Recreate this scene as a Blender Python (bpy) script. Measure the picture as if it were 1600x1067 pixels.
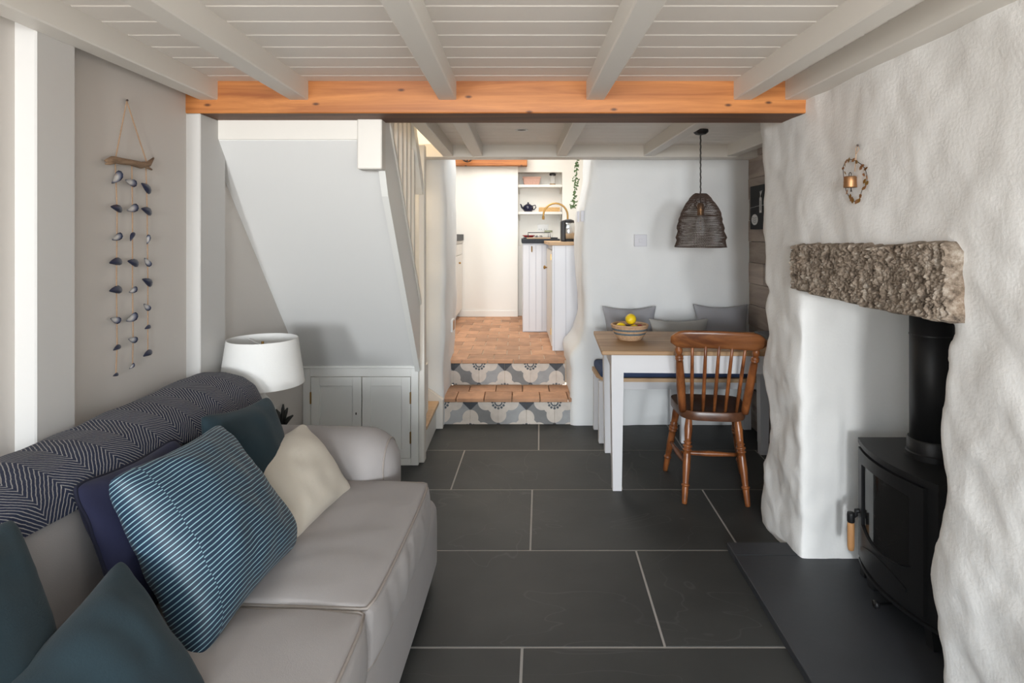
import bpy, bmesh, math, random
from mathutils import Vector, Matrix, noise

# ------------------------------------------------------------------ reset
for o in list(bpy.data.objects):
    bpy.data.objects.remove(o, do_unlink=True)
scene = bpy.context.scene
COL = scene.collection
random.seed(7)
PI = math.pi

# ------------------------------------------------------------------ camera
F, CX, CY, H = 950.0, 811.0, 366.0, 1.335      # focal length / principal point (1600x1067), eye height
cam_d = bpy.data.cameras.new('camera')
cam = bpy.data.objects.new('camera', cam_d)
COL.objects.link(cam)
cam.location = (0, 0, H)
cam.rotation_euler = (PI/2, 0, 0)
cam_d.sensor_width = 36.0
cam_d.lens = F/1600*36
cam_d.shift_x = (800-CX)/1600
cam_d.shift_y = (CY-533.5)/1600
cam_d.clip_start = 0.02
scene.camera = cam

# ------------------------------------------------------------------ world, lights, exposure
w = bpy.data.worlds.new('world')
scene.world = w
w.use_nodes = True
bg = w.node_tree.nodes['Background']
wt_ = w.node_tree
_tc = wt_.nodes.new('ShaderNodeTexCoord'); _sp = wt_.nodes.new('ShaderNodeSeparateXYZ'); _mr = wt_.nodes.new('ShaderNodeMapRange'); _cr = wt_.nodes.new('ShaderNodeMix')
_cr.data_type = 'RGBA'
_mr.inputs['From Min'].default_value = -.12; _mr.inputs['From Max'].default_value = .12
_cr.inputs[6].default_value = (1.0, .94, .86, 1)      # sunlit ground outside
_cr.inputs[7].default_value = (.80, .91, 1.0, 1)      # open sky
wt_.links.new(_tc.outputs['Generated'], _sp.inputs[0]); wt_.links.new(_sp.outputs['Z'], _mr.inputs['Value'])
wt_.links.new(_mr.outputs['Result'], _cr.inputs[0]); wt_.links.new(_cr.outputs[2], bg.inputs[0])
bg.inputs[1].default_value = 2.6


def area(name, loc, rot, sx, sy, power, color):
    d = bpy.data.lights.new(name, 'AREA')
    d.shape = 'RECTANGLE'
    d.size, d.size_y, d.energy, d.color = sx, sy, power, color
    o = bpy.data.objects.new(name, d)
    COL.objects.link(o)
    o.location, o.rotation_euler = loc, rot
    return o


area('daylight_window_left', (-1.0, -6.0, 1.58), (PI/2, 0, 0), 0.55, 0.75, 172, (0.93, 0.97, 1.0))
area('daylight_window_right', (0.75, -6.0, 1.58), (PI/2, 0, 0), 0.55, 0.75, 104, (0.93, 0.97, 1.0))
area('kitchen_fill_light', (-0.25, 5.9, 2.70), (0, 0, 0), 1.1, 1.5, 21, (1.0, 0.95, 0.89))  # area light added under the closed ceiling to brighten the kitchen
area('stairwell_lamp', (-0.95, 3.75, 2.62), (0, 0, 0), 0.4, 0.4, 8, (1.0, 0.80, 0.55))

scene.view_settings.view_transform = 'Standard'
scene.view_settings.look = 'None'
scene.view_settings.gamma = 1
scene.view_settings.use_curve_mapping = False
scene.view_settings.exposure = 0.66


# ------------------------------------------------------------------ helpers
def pt(x, y, D):
    return Vector(((x-CX)*D/F, D, H-(y-CY)*D/F))


def tag(o, label=None, cat=None, group=None, kind=None):
    if label: o['label'] = label
    if cat: o['category'] = cat
    if group: o['group'] = group
    if kind: o['kind'] = kind
    return o


def thing(name, loc, label, cat, group=None):
    o = bpy.data.objects.new(name, None)
    o.empty_display_size = 0.05
    COL.objects.link(o)
    o.location = loc
    return tag(o, label, cat, group)


def adopt(o, parent):
    if parent is not None:
        o.parent = parent
        m = Matrix.Translation(-parent.location) if parent.type == 'EMPTY' else Matrix.Identity(4)
        o.matrix_parent_inverse = m
    return o


def obj(name, bm, mat, parent=None, smooth=False, angle=None):
    bmesh.ops.recalc_face_normals(bm, faces=bm.faces[:])
    me = bpy.data.meshes.new(name)
    bm.to_mesh(me)
    bm.free()
    return obj_me(name, me, mat, parent, smooth, angle)


def obj_me(name, me, mat, parent=None, smooth=False, angle=None):
    o = bpy.data.objects.new(name, me)
    COL.objects.link(o)
    mats = mat if isinstance(mat, (list, tuple)) else [mat]
    for m in mats:
        if m and m.name not in [x.name for x in me.materials if x]:
            me.materials.append(m)
    if smooth:
        for p in me.polygons: p.use_smooth = True
        if angle:
            me.set_sharp_from_angle(angle=math.radians(angle))
    return adopt(o, parent)


def B():
    return bmesh.new()


def box(bm, x0, x1, y0, y1, z0, z1, bev=0.0, seg=1):
    r = bmesh.ops.create_cube(bm, size=1)
    vs = r['verts']
    for v in vs:
        v.co = Vector((x0+(v.co.x+.5)*(x1-x0), y0+(v.co.y+.5)*(y1-y0), z0+(v.co.z+.5)*(z1-z0)))
    if bev > 0:
        es = list({e for v in vs for e in v.link_edges})
        bmesh.ops.bevel(bm, geom=es, offset=bev, segments=seg, profile=0.5, affect='EDGES')
    return bm


def bx(*a, **k):
    return box(B(), *a, **k)


def prism(bm, poly, a0, a1, axis):
    """extrude a 2-D polygon; axis x: poly=(y,z); y: poly=(x,z); z: poly=(x,y)"""
    def mkv(p, a):
        if axis == 'x': return (a, p[0], p[1])
        if axis == 'y': return (p[0], a, p[1])
        return (p[0], p[1], a)
    v0 = [bm.verts.new(mkv(p, a0)) for p in poly]
    v1 = [bm.verts.new(mkv(p, a1)) for p in poly]
    n = len(poly)
    bm.faces.new(v0)
    bm.faces.new(v1[::-1])
    for i in range(n):
        bm.faces.new((v0[i], v1[i], v1[(i+1) % n], v0[(i+1) % n]))
    return bm


def tube(bm, pts, rad, seg=8, closed=False, cap=True):
    pts = [Vector(p) for p in pts]
    n = len(pts)
    rads = rad if isinstance(rad, (list, tuple)) else [rad]*n
    rings = []
    t0 = (pts[1]-pts[0]).normalized()
    up = Vector((0, 0, 1)) if abs(t0.z) < .9 else Vector((1, 0, 0))
    side = t0.cross(up).normalized()
    for i in range(n):
        if closed: t = (pts[(i+1) % n]-pts[i-1]).normalized()
        elif i == 0: t = t0
        elif i == n-1: t = (pts[-1]-pts[-2]).normalized()
        else: t = (pts[i+1]-pts[i-1]).normalized()
        side = (side-t*side.dot(t))
        if side.length < 1e-6: side = t.orthogonal()
        side.normalize()
        b = t.cross(side)
        rings.append([bm.verts.new(pts[i]+(side*math.cos(2*PI*k/seg)+b*math.sin(2*PI*k/seg))*rads[i]) for k in range(seg)])
    m = n if closed else n-1
    for i in range(m):
        a, c = rings[i], rings[(i+1) % n]
        for k in range(seg):
            bm.faces.new((a[k], a[(k+1) % seg], c[(k+1) % seg], c[k]))
    if cap and not closed:
        bm.faces.new(rings[0][::-1])
        bm.faces.new(rings[-1])
    return bm


def lathe(bm, prof, c, seg=24, cap0=True, cap1=True):
    """prof=[(r,z)] around vertical axis through c"""
    rings = []
    for r, z in prof:
        rings.append([bm.verts.new((c[0]+r*math.cos(2*PI*k/seg), c[1]+r*math.sin(2*PI*k/seg), c[2]+z)) for k in range(seg)])
    for a, b in zip(rings, rings[1:]):
        for k in range(seg):
            bm.faces.new((a[k], a[(k+1) % seg], b[(k+1) % seg], b[k]))
    if cap0: bm.faces.new(rings[0][::-1])
    if cap1: bm.faces.new(rings[-1])
    return bm


def turned(bm, p0, p1, prof, seg=12):
    """lathe-turned member between two points: prof=[(t,r)]"""
    p0, p1 = Vector(p0), Vector(p1)
    return tube(bm, [p0.lerp(p1, t) for t, r in prof], [r for t, r in prof], seg)


def interp(tab, v):
    if v <= tab[0][0]: return tab[0][1]
    for (a, b), (c, d) in zip(tab, tab[1:]):
        if v <= c: return b+(d-b)*(v-a)/(c-a)
    return tab[-1][1]


def rbox(x0, x1, y0, y1, z0, z1, r, n=18, puff=None, wob=0.0, ws=6.0, seed=0):
    """soft rounded box; puff=(sx-,sx+,sy-,sy+,sz-,sz+) bulge of each face"""
    bm = B()
    c = Vector(((x0+x1)/2, (y0+y1)/2, (z0+z1)/2))
    h = Vector(((x1-x0)/2, (y1-y0)/2, (z1-z0)/2))
    r = min(r, *h)
    bmesh.ops.create_cube(bm, size=2)
    bmesh.ops.subdivide_edges(bm, edges=bm.edges[:], cuts=n, use_grid_fill=True)
    def remap(t, hh):
        k = r/hh                      # a third of the cells sit in the rounded rim at each end
        q = 0.30
        a = abs(t)
        s = 1 if t >= 0 else -1
        if a > 1-q*1.0:
            u = (a-(1-q))/q
            return s*((1-k)+k*math.tan(u*PI/4))
        return s*a/(1-q)*(1-k)
    for v in bm.verts:
        p = Vector([remap(v.co[i], h[i])*h[i] for i in range(3)])
        q = Vector([max(-(h[i]-r), min(h[i]-r, p[i])) for i in range(3)])
        d = p-q
        if d.length > 1e-9: p = q+d.normalized()*r
        if puff:
            u = [p[i]/h[i] for i in range(3)]
            g = [max(0, 1-u[i]**2) for i in range(3)]
            for i in range(3):
                j, k = (i+1) % 3, (i+2) % 3
                am = puff[2*i] if u[i] < 0 else puff[2*i+1]
                p[i] += math.copysign(1, u[i])*abs(u[i])*am*math.sqrt(g[j]*g[k])
        p = p+c
        if wob:
            nz = noise.noise(p*ws+Vector((seed, 0, 0)))+.5*noise.noise(p*ws*2.3+Vector((0, seed, 0)))
            dd = (p-c)
            p += dd.normalized()*nz*wob
        v.co = p
    return bm


def organic(bm, voxel, smooth_it, amps, seed=0.0, fn=None):
    """union of closed volumes -> lumpy hand-plastered solid (one mesh)"""
    bmesh.ops.recalc_face_normals(bm, faces=bm.faces[:])
    me = bpy.data.meshes.new('tmp')
    bm.to_mesh(me); bm.free()
    o = bpy.data.objects.new('tmp', me)
    COL.objects.link(o)
    m = o.modifiers.new('r', 'REMESH'); m.mode = 'VOXEL'; m.voxel_size = voxel
    if smooth_it:
        s = o.modifiers.new('s', 'SMOOTH'); s.iterations = smooth_it; s.factor = .5
    dg = bpy.context.evaluated_depsgraph_get()
    dg.update()
    me2 = bpy.data.meshes.new_from_object(o.evaluated_get(dg))
    bpy.data.objects.remove(o, do_unlink=True)
    off = Vector((seed, seed*.7, -seed))
    nor = [v.normal.copy() for v in me2.vertices]
    for v, nn in zip(me2.vertices, nor):
        d = 0
        k = fn(v.co) if fn else 1
        for a, s in amps:
            d += a*noise.noise(v.co/s+off)
        v.co = v.co+nn*d*k
    return me2


# ------------------------------------------------------------------ materials
def newmat(name):
    m = bpy.data.materials.new(name)
    m.use_nodes = True
    nt = m.node_tree
    return m, nt, nt.nodes['Principled BSDF']


def nd(nt, typ, **k):
    n = nt.nodes.new(typ)
    for a, b in k.items():
        if a.startswith('i_'):
            n.inputs[a[2:].replace('_', ' ')].default_value = b
        else: setattr(n, a, b)
    return n


def c4(c): return (c[0], c[1], c[2], 1)


def coords(nt, scale=(1, 1, 1), kind='Object'):
    tc = nd(nt, 'ShaderNodeTexCoord')
    mp = nd(nt, 'ShaderNodeMapping')
    mp.inputs['Scale'].default_value = scale
    nt.links.new(tc.outputs[kind], mp.inputs['Vector'])
    return mp.outputs['Vector']


def plain(name, col, rough=.5, var=0.0, vscale=4, bump=0.0, bscale=60, metal=0.0, spec=.5, stretch=(1, 1, 1), sheen=0.0, bdist=.002, rand=0.0):
    m, nt, p = newmat(name)
    L = nt.links.new
    p.inputs['Roughness'].default_value = rough
    p.inputs['Metallic'].default_value = metal
    p.inputs['Specular IOR Level'].default_value = spec
    if sheen:
        p.inputs['Sheen Weight'].default_value = sheen
        p.inputs['Sheen Roughness'].default_value = .5
    vec = coords(nt, stretch)
    if var or rand:
        nz = nd(nt, 'ShaderNodeTexNoise'); nz.inputs['Scale'].default_value = vscale; nz.inputs['Detail'].default_value = 5
        L(vec, nz.inputs['Vector'])
        mx = nd(nt, 'ShaderNodeMix', data_type='RGBA')
        mx.inputs[6].default_value = c4([c*(1-var) for c in col])
        mx.inputs[7].default_value = c4([min(1, c*(1+var)) for c in col])
        L(nz.outputs['Fac'], mx.inputs[0])
        out = mx.outputs[2]
        if rand:
            oi = nd(nt, 'ShaderNodeObjectInfo')
            hs = nd(nt, 'ShaderNodeHueSaturation')
            mr = nd(nt, 'ShaderNodeMapRange')
            mr.inputs['To Min'].default_value = 1-rand; mr.inputs['To Max'].default_value = 1+rand
            L(oi.outputs['Random'], mr.inputs['Value'])
            L(mr.outputs['Result'], hs.inputs['Value'])
            L(out, hs.inputs['Color'])
            out = hs.outputs['Color']
        L(out, p.inputs['Base Color'])
    else:
        p.inputs['Base Color'].default_value = c4(col)
    if bump:
        nb = nd(nt, 'ShaderNodeTexNoise'); nb.inputs['Scale'].default_value = bscale; nb.inputs['Detail'].default_value = 6
        L(vec, nb.inputs['Vector'])
        bp = nd(nt, 'ShaderNodeBump'); bp.inputs['Strength'].default_value = bump; bp.inputs['Distance'].default_value = bdist
        L(nb.outputs['Fac'], bp.inputs['Height'])
        L(bp.outputs['Normal'], p.inputs['Normal'])
    return m


def wood(name, light, dark, axis=0, scale=18, rough=.45, knots=False, stretch=12, contrast=(.35, .7), rand=0.0):
    m, nt, p = newmat(name)
    L = nt.links.new
    s = [1, 1, 1]
    s[axis] = 1/stretch
    vec = coords(nt, s)
    n1 = nd(nt, 'ShaderNodeTexNoise'); n1.inputs['Scale'].default_value = scale; n1.inputs['Detail'].default_value = 8; n1.inputs['Roughness'].default_value = .65
    n1.inputs['Distortion'].default_value = .6
    L(vec, n1.inputs['Vector'])
    cr = nd(nt, 'ShaderNodeValToRGB')
    cr.color_ramp.elements[0].position = contrast[0]; cr.color_ramp.elements[0].color = c4(dark)
    cr.color_ramp.elements[1].position = contrast[1]; cr.color_ramp.elements[1].color = c4(light)
    L(n1.outputs['Fac'], cr.inputs['Fac'])
    out = cr.outputs['Color']
    if knots:
        tcc = nd(nt, 'ShaderNodeTexCoord'); sx_ = nd(nt, 'ShaderNodeSeparateXYZ'); cx_ = nd(nt, 'ShaderNodeCombineXYZ')
        zm = nd(nt, 'ShaderNodeMath', operation='MULTIPLY'); zm.inputs[1].default_value = 2.3
        L(tcc.outputs['Object'], sx_.inputs[0]); L(sx_.outputs['X'], cx_.inputs['X']); L(sx_.outputs['Z'], zm.inputs[0]); L(zm.outputs[0], cx_.inputs['Y'])
        vo = nd(nt, 'ShaderNodeTexVoronoi', voronoi_dimensions='2D'); vo.inputs['Scale'].default_value = 3.4
        L(cx_.outputs[0], vo.inputs['Vector'])
        r2 = nd(nt, 'ShaderNodeValToRGB')
        r2.color_ramp.elements[0].position = .02; r2.color_ramp.elements[0].color = (1, 1, 1, 1)
        r2.color_ramp.elements[1].position = .06; r2.color_ramp.elements[1].color = (0, 0, 0, 1)
        L(vo.outputs['Distance'], r2.inputs['Fac'])
        mx = nd(nt, 'ShaderNodeMix', data_type='RGBA')
        mx.inputs[7].default_value = c4([c*.35 for c in dark])
        L(r2.outputs['Color'], mx.inputs[0]); L(out, mx.inputs[6])
        out = mx.outputs[2]
    if rand:
        oi = nd(nt, 'ShaderNodeObjectInfo'); hs = nd(nt, 'ShaderNodeHueSaturation'); mr = nd(nt, 'ShaderNodeMapRange')
        mr.inputs['To Min'].default_value = 1-rand; mr.inputs['To Max'].default_value = 1+rand
        L(oi.outputs['Random'], mr.inputs['Value']); L(mr.outputs['Result'], hs.inputs['Value']); L(out, hs.inputs['Color'])
        out = hs.outputs['Color']
    L(out, p.inputs['Base Color'])
    p.inputs['Roughness'].default_value = rough
    bp = nd(nt, 'ShaderNodeBump'); bp.inputs['Strength'].default_value = .15; bp.inputs['Distance'].default_value = .002
    L(n1.outputs['Fac'], bp.inputs['Height']); L(bp.outputs['Normal'], p.inputs['Normal'])
    return m


M = {}
M['paint'] = plain('warm_white_paint', (.74, .705, .65), .45, .02, 3, .12, 40)
M['post'] = plain('greyed_white_post_paint', (.60, .585, .565), .5, .02, 3, .12, 40)
M['ceiling'] = plain('ceiling_white_paint', (.80, .755, .70), .5, .02, 2, .10, 60)
M['wall_left'] = plain('grey_white_wall_paint', (.62, .58, .54), .6, .02, 2, .06, 80)
M['soffit'] = plain('soft_white_plaster_paint', (.73, .725, .71), .6, .015, 2, .05, 60)
M['joinery'] = plain('grey_white_joinery_paint', (.77, .765, .735), .4, .015, 3, .05, 60)
M['plaster'] = plain('lime_washed_plaster', (.83, .82, .80), .8, .035, 3, .35, 95, bdist=.004)
M['plaster_back'] = plain('white_plaster', (.80, .81, .81), .8, .05, 2.5, .3, 45, bdist=.003)
M['beam'] = wood('orange_pine', (.58, .225, .058), (.30, .088, .018), 0, 30, .45, True, 18, (.28, .68))
M['slate'] = None
M['grout'] = plain('grey_grout', (.33, .31, .29), .9, .1, 30)
M['grout_warm'] = plain('pale_grout', (.62, .50, .38), .9, .1, 30)
M['hearth'] = plain('dark_slate_hearth', (.034, .037, .043), .5, .25, 5, .35, 30)
M['granite'] = None
M['iron'] = plain('matt_black_stove_steel', (.012, .012, .013), .45, 0, 1, .15, 200, spec=.4)
M['black'] = plain('black_plastic', (.015, .015, .017), .5)
M['sofa'] = plain('oatmeal_linen', (.335, .312, .305), .9, .07, 9, .4, 420, sheen=.05, bdist=.001)
M['piping'] = plain('oatmeal_piping', (.30, .265, .24), .9, .05, 30, .3, 300)
M['teal'] = plain('dark_teal_velvet', (.009, .026, .036), .9, .4, 9, .5, 300, sheen=.06, bdist=.001)
M['navy'] = plain('navy_linen', (.013, .015, .048), .9, .25, 9, .4, 350, sheen=.05, bdist=.001)
M['cream'] = plain('cream_linen', (.62, .57, .49), .9, .06, 10, .4, 300, sheen=.1, bdist=.001)
M['grey_fabric'] = plain('grey_linen', (.35, .35, .375), .9, .05, 10, .3, 300)
M['grey_fabric2'] = plain('stone_grey_linen', (.43, .425, .41), .9, .05, 10, .3, 300)
M['seat_blue'] = plain('navy_seat_fabric', (.035, .055, .12), .9, .1, 10, .3, 200)
M['shade'] = plain('white_linen_shade', (.78, .77, .745), .8, .02, 20, .3, 250)
M['oak'] = wood('oak_table_top', (.52, .33, .17), (.33, .19, .09), 0, 22, .5, False, 14)
M['pine_edge'] = wood('pale_wood', (.62, .42, .25), (.46, .29, .15), 0, 25, .5)
M['table_paint'] = plain('pale_grey_table_paint', (.66, .65, .66), .45, .015, 4)
M['chair'] = wood('polished_chair_wood', (.36, .125, .038), (.10, .029, .010), 2, 18, .3, False, 4)
M['chair_seat'] = wood('dark_chair_seat_wood', (.14, .058, .028), (.055, .022, .012), 1, 16, .3, False, 8)
M['chair_crest'] = wood('chair_crest_wood', (.33, .125, .040), (.10, .032, .012), 0, 14, .28, False, 6)
M['greywood'] = wood('weathered_grey_board', (.46, .39, .34), (.28, .23, .20), 1, 14, .8, False, 9, rand=.15)
M['terracotta'] = plain('terracotta', (.47, .255, .145), .65, .4, 14, .4, 60, rand=.22)
M['terracotta_edge'] = plain('terracotta_edge', (.42, .19, .11), .7, .3, 30, .4, 60)
M['brass'] = plain('aged_brass', (.40, .235, .075), .38, .15, 30, metal=1.0)
M['copper'] = plain('beaten_copper', (.45, .25, .125), .5, .25, 40, .3, 80, metal=1.0)
M['brown_wire'] = plain('brown_bronze_wire', (.06, .036, .026), .6, .2, 50)
M['cord'] = plain('dark_braided_cord', (.03, .025, .022), .8, .3, 200)
M['twine'] = plain('jute_twine', (.46, .30, .19), .9, .3, 200)
M['drift'] = wood('driftwood', (.36, .24, .15), (.18, .11, .065), 1, 60, .85, False, 6)
M['shell_out'] = plain('blue_black_mussel', (.025, .03, .06), .3, .6, 60)
M['shell_in'] = plain('pearly_shell_lining', (.62, .60, .58), .25, .25, 50)
M['shell_mid'] = plain('grey_violet_shell', (.16, .16, .22), .3, .6, 70)
M['white_plastic'] = plain('white_plastic', (.80, .80, .79), .35)
M['switch'] = plain('lilac_white_switch', (.66, .66, .71), .4)
M['glass_clear'] = None
M['lemon'] = plain('lemon_peel', (.86, .60, .015), .42, .1, 20, .4, 140)
M['red'] = plain('red_fruit', (.32, .012, .012), .3, .1, 10)
M['wicker'] = plain('seagrass', (.50, .32, .19), .8, .35, 90, .6, 160)
M['wicker_blue'] = plain('blue_grey_seagrass', (.12, .15, .17), .8, .4, 90, .6, 160)
M['wicker_pale'] = plain('pale_wicker', (.70, .45, .20), .8, .3, 60, .6, 120)
M['pink'] = plain('pink_woven_basket', (.58, .36, .29), .85, .2, 60, .6, 120)
M['kitchen_white'] = plain('kitchen_white', (.84, .82, .77), .5, .01, 2)
M['kitchen_unit'] = plain('pale_lilac_unit_paint', (.72, .72, .75), .4, .01, 3)
M['groove'] = plain('lilac_groove', (.50, .50, .54), .5)
M['worktop'] = plain('black_granite_top', (.022, .025, .032), .5, .4, 60, spec=.25)
M['steel'] = plain('polished_steel', (.62, .64, .66), .22, 0, 1, metal=1.0)
M['teapot'] = plain('navy_glaze', (.008, .009, .035), .12)
M['leaf'] = plain('ivy_leaf', (.07, .13, .035), .6, .4, 60)
M['dark_leaf'] = plain('dark_plant_leaf', (.012, .014, .012), .5)
M['pot_white'] = plain('white_ceramic', (.74, .72, .68), .3)
M['canvas'] = plain('black_canvas', (.012, .012, .013), .8, .2, 30, .2, 200)
M['print_white'] = plain('white_print', (.60, .60, .60), .8)
M['print_grey'] = plain('grey_print', (.20, .20, .20), .8)
M['wood_grip'] = wood('beech_grip', (.62, .33, .14), (.46, .22, .085), 2, 30, .5)
M['side_wood'] = wood('side_table_wood', (.34, .16, .075), (.2, .085, .04), 0, 22, .45)
M['nail'] = plain('dark_nail', (.05, .035, .03), .5, metal=.8)
M['fire_brick'] = plain('pale_fire_brick', (.16, .14, .12), .9, .2, 20)
M['book_grey'] = plain('grey_book_cover', (.12, .13, .14), .6, .2, 40)


def slate_mat():
    m, nt, p = newmat('grey_slate')
    L = nt.links.new
    vec = coords(nt)
    oi = nd(nt, 'ShaderNodeObjectInfo')
    n1 = nd(nt, 'ShaderNodeTexNoise'); n1.inputs['Scale'].default_value = 2.2; n1.inputs['Detail'].default_value = 7
    L(vec, n1.inputs['Vector'])
    cr = nd(nt, 'ShaderNodeValToRGB')
    cr.color_ramp.elements[0].position = .3; cr.color_ramp.elements[0].color = (.028, .0295, .029, 1)
    cr.color_ramp.elements[1].position = .75; cr.color_ramp.elements[1].color = (.049, .050, .048, 1)
    L(n1.outputs['Fac'], cr.inputs['Fac'])
    # thin pale cleft lines
    n2 = nd(nt, 'ShaderNodeTexNoise'); n2.inputs['Scale'].default_value = 1.3; n2.inputs['Detail'].default_value = 3; n2.inputs['Distortion'].default_value = 1.2
    L(vec, n2.inputs['Vector'])
    r2 = nd(nt, 'ShaderNodeValToRGB')
    e = r2.color_ramp.elements
    e[0].position = .498; e[0].color = (0, 0, 0, 1)
    e[1].position = .502; e[1].color = (0, 0, 0, 1)
    k = e.new(.5); k.color = (1, 1, 1, 1)
    L(n2.outputs['Fac'], r2.inputs['Fac'])
    n3 = nd(nt, 'ShaderNodeTexNoise'); n3.inputs['Scale'].default_value = 3.0
    L(vec, n3.inputs['Vector'])
    mt = nd(nt, 'ShaderNodeMath', operation='MULTIPLY')
    L(r2.outputs['Color'], mt.inputs[0]); L(n3.outputs['Fac'], mt.inputs[1])
    mx = nd(nt, 'ShaderNodeMix', data_type='RGBA')
    mx.inputs[7].default_value = (.075, .076, .074, 1)
    L(mt.outputs[0], mx.inputs[0]); L(cr.outputs['Color'], mx.inputs[6])
    hs = nd(nt, 'ShaderNodeHueSaturation'); mr = nd(nt, 'ShaderNodeMapRange')
    mr.inputs['To Min'].default_value = .9; mr.inputs['To Max'].default_value = 1.12
    L(oi.outputs['Random'], mr.inputs['Value']); L(mr.outputs['Result'], hs.inputs['Value']); L(mx.outputs[2], hs.inputs['Color'])
    L(hs.outputs['Color'], p.inputs['Base Color'])
    p.inputs['Roughness'].default_value = .55
    p.inputs['Specular IOR Level'].default_value = .35
    nb = nd(nt, 'ShaderNodeTexNoise'); nb.inputs['Scale'].default_value = 9; nb.inputs['Detail'].default_value = 8
    L(vec, nb.inputs['Vector'])
    bp = nd(nt, 'ShaderNodeBump'); bp.inputs['Strength'].default_value = .25; bp.inputs['Distance'].default_value = .006
    L(nb.outputs['Fac'], bp.inputs['Height']); L(bp.outputs['Normal'], p.inputs['Normal'])
    return m


def granite_mat():
    m, nt, p = newmat('rough_granite')
    L = nt.links.new
    vec = coords(nt)
    n1 = nd(nt, 'ShaderNodeTexNoise'); n1.inputs['Scale'].default_value = 38; n1.inputs['Detail'].default_value = 10; n1.inputs['Roughness'].default_value = .75
    L(vec, n1.inputs['Vector'])
    cr = nd(nt, 'ShaderNodeValToRGB')
    e = cr.color_ramp.elements
    e[0].position = .36; e[0].color = (.075, .055, .04, 1)
    e[1].position = .70; e[1].color = (.58, .51, .43, 1)
    k = e.new(.5); k.color = (.28, .215, .16, 1)
    L(n1.outputs['Fac'], cr.inputs['Fac'])
    n2 = nd(nt, 'ShaderNodeTexNoise'); n2.inputs['Scale'].default_value = 5; n2.inputs['Detail'].default_value = 3
    L(vec, n2.inputs['Vector'])
    r2 = nd(nt, 'ShaderNodeValToRGB')
    r2.color_ramp.elements[0].position = .55; r2.color_ramp.elements[0].color = (0, 0, 0, 1)
    r2.color_ramp.elements[1].position = .75; r2.color_ramp.elements[1].color = (.5, .5, .5, 1)
    L(n2.outputs['Fac'], r2.inputs['Fac'])
    mx = nd(nt, 'ShaderNodeMix', data_type='RGBA'); mx.inputs[7].default_value = (.36, .22, .12, 1)
    L(r2.outputs['Color'], mx.inputs[0]); L(cr.outputs['Color'], mx.inputs[6])
    L(mx.outputs[2], p.inputs['Base Color'])
    p.inputs['Roughness'].default_value = .85
    bp = nd(nt, 'ShaderNodeBump'); bp.inputs['Strength'].default_value = .9; bp.inputs['Distance'].default_value = .012
    L(n1.outputs['Fac'], bp.inputs['Height']); L(bp.outputs['Normal'], p.inputs['Normal'])
    return m


def glass_mat(name, col=(1, 1, 1), rough=.02, alpha=.18):
    m, nt, p = newmat(name)
    p.inputs['Base Color'].default_value = c4(col)
    p.inputs['Roughness'].default_value = rough
    p.inputs['Alpha'].default_value = alpha
    p.inputs['Specular IOR Level'].default_value = .8
    return m


def stripe_mat():
    m, nt, p = newmat('teal_stripe_velvet')
    L = nt.links.new
    tc = nd(nt, 'ShaderNodeTexCoord'); sp = nd(nt, 'ShaderNodeSeparateXYZ')
    L(tc.outputs['UV'], sp.inputs[0])
    nz = nd(nt, 'ShaderNodeTexNoise'); nz.inputs['Scale'].default_value = 3.2; nz.inputs['Detail'].default_value = 3
    L(tc.outputs['UV'], nz.inputs['Vector'])
    # stripes run across; kink at the border seam near u<.1
    lt = nd(nt, 'ShaderNodeMath', operation='LESS_THAN'); lt.inputs[1].default_value = .105
    L(sp.outputs['X'], lt.inputs[0])
    a1 = nd(nt, 'ShaderNodeMath', operation='MULTIPLY_ADD'); a1.inputs[1].default_value = 42.0
    L(sp.outputs['Y'], a1.inputs[0])
    off = nd(nt, 'ShaderNodeMath', operation='MULTIPLY_ADD'); off.inputs[1].default_value = .5
    L(lt.outputs[0], off.inputs[0])
    nsc = nd(nt, 'ShaderNodeMath', operation='MULTIPLY'); nsc.inputs[1].default_value = 1.6
    L(nz.outputs['Fac'], nsc.inputs[0])
    L(nsc.outputs[0], off.inputs[2])
    L(off.outputs[0], a1.inputs[2])
    fr = nd(nt, 'ShaderNodeMath', operation='FRACT'); L(a1.outputs[0], fr.inputs[0])
    r = nd(nt, 'ShaderNodeValToRGB')
    e = r.color_ramp.elements
    e[0].position = .30; e[0].color = (.006, .024, .052, 1)
    e[1].position = .39; e[1].color = (.28, .46, .52, 1)
    k = e.new(.47); k.color = (.28, .46, .52, 1)
    k = e.new(.58); k.color = (.006, .024, .052, 1)
    L(fr.outputs[0], r.inputs['Fac'])
    L(r.outputs['Color'], p.inputs['Base Color'])
    p.inputs['Roughness'].default_value = .6
    p.inputs['Sheen Weight'].default_value = .05
    bp = nd(nt, 'ShaderNodeBump'); bp.inputs['Strength'].default_value = .5; bp.inputs['Distance'].default_value = .003
    L(fr.outputs[0], bp.inputs['Height']); L(bp.outputs['Normal'], p.inputs['Normal'])
    return m


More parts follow.
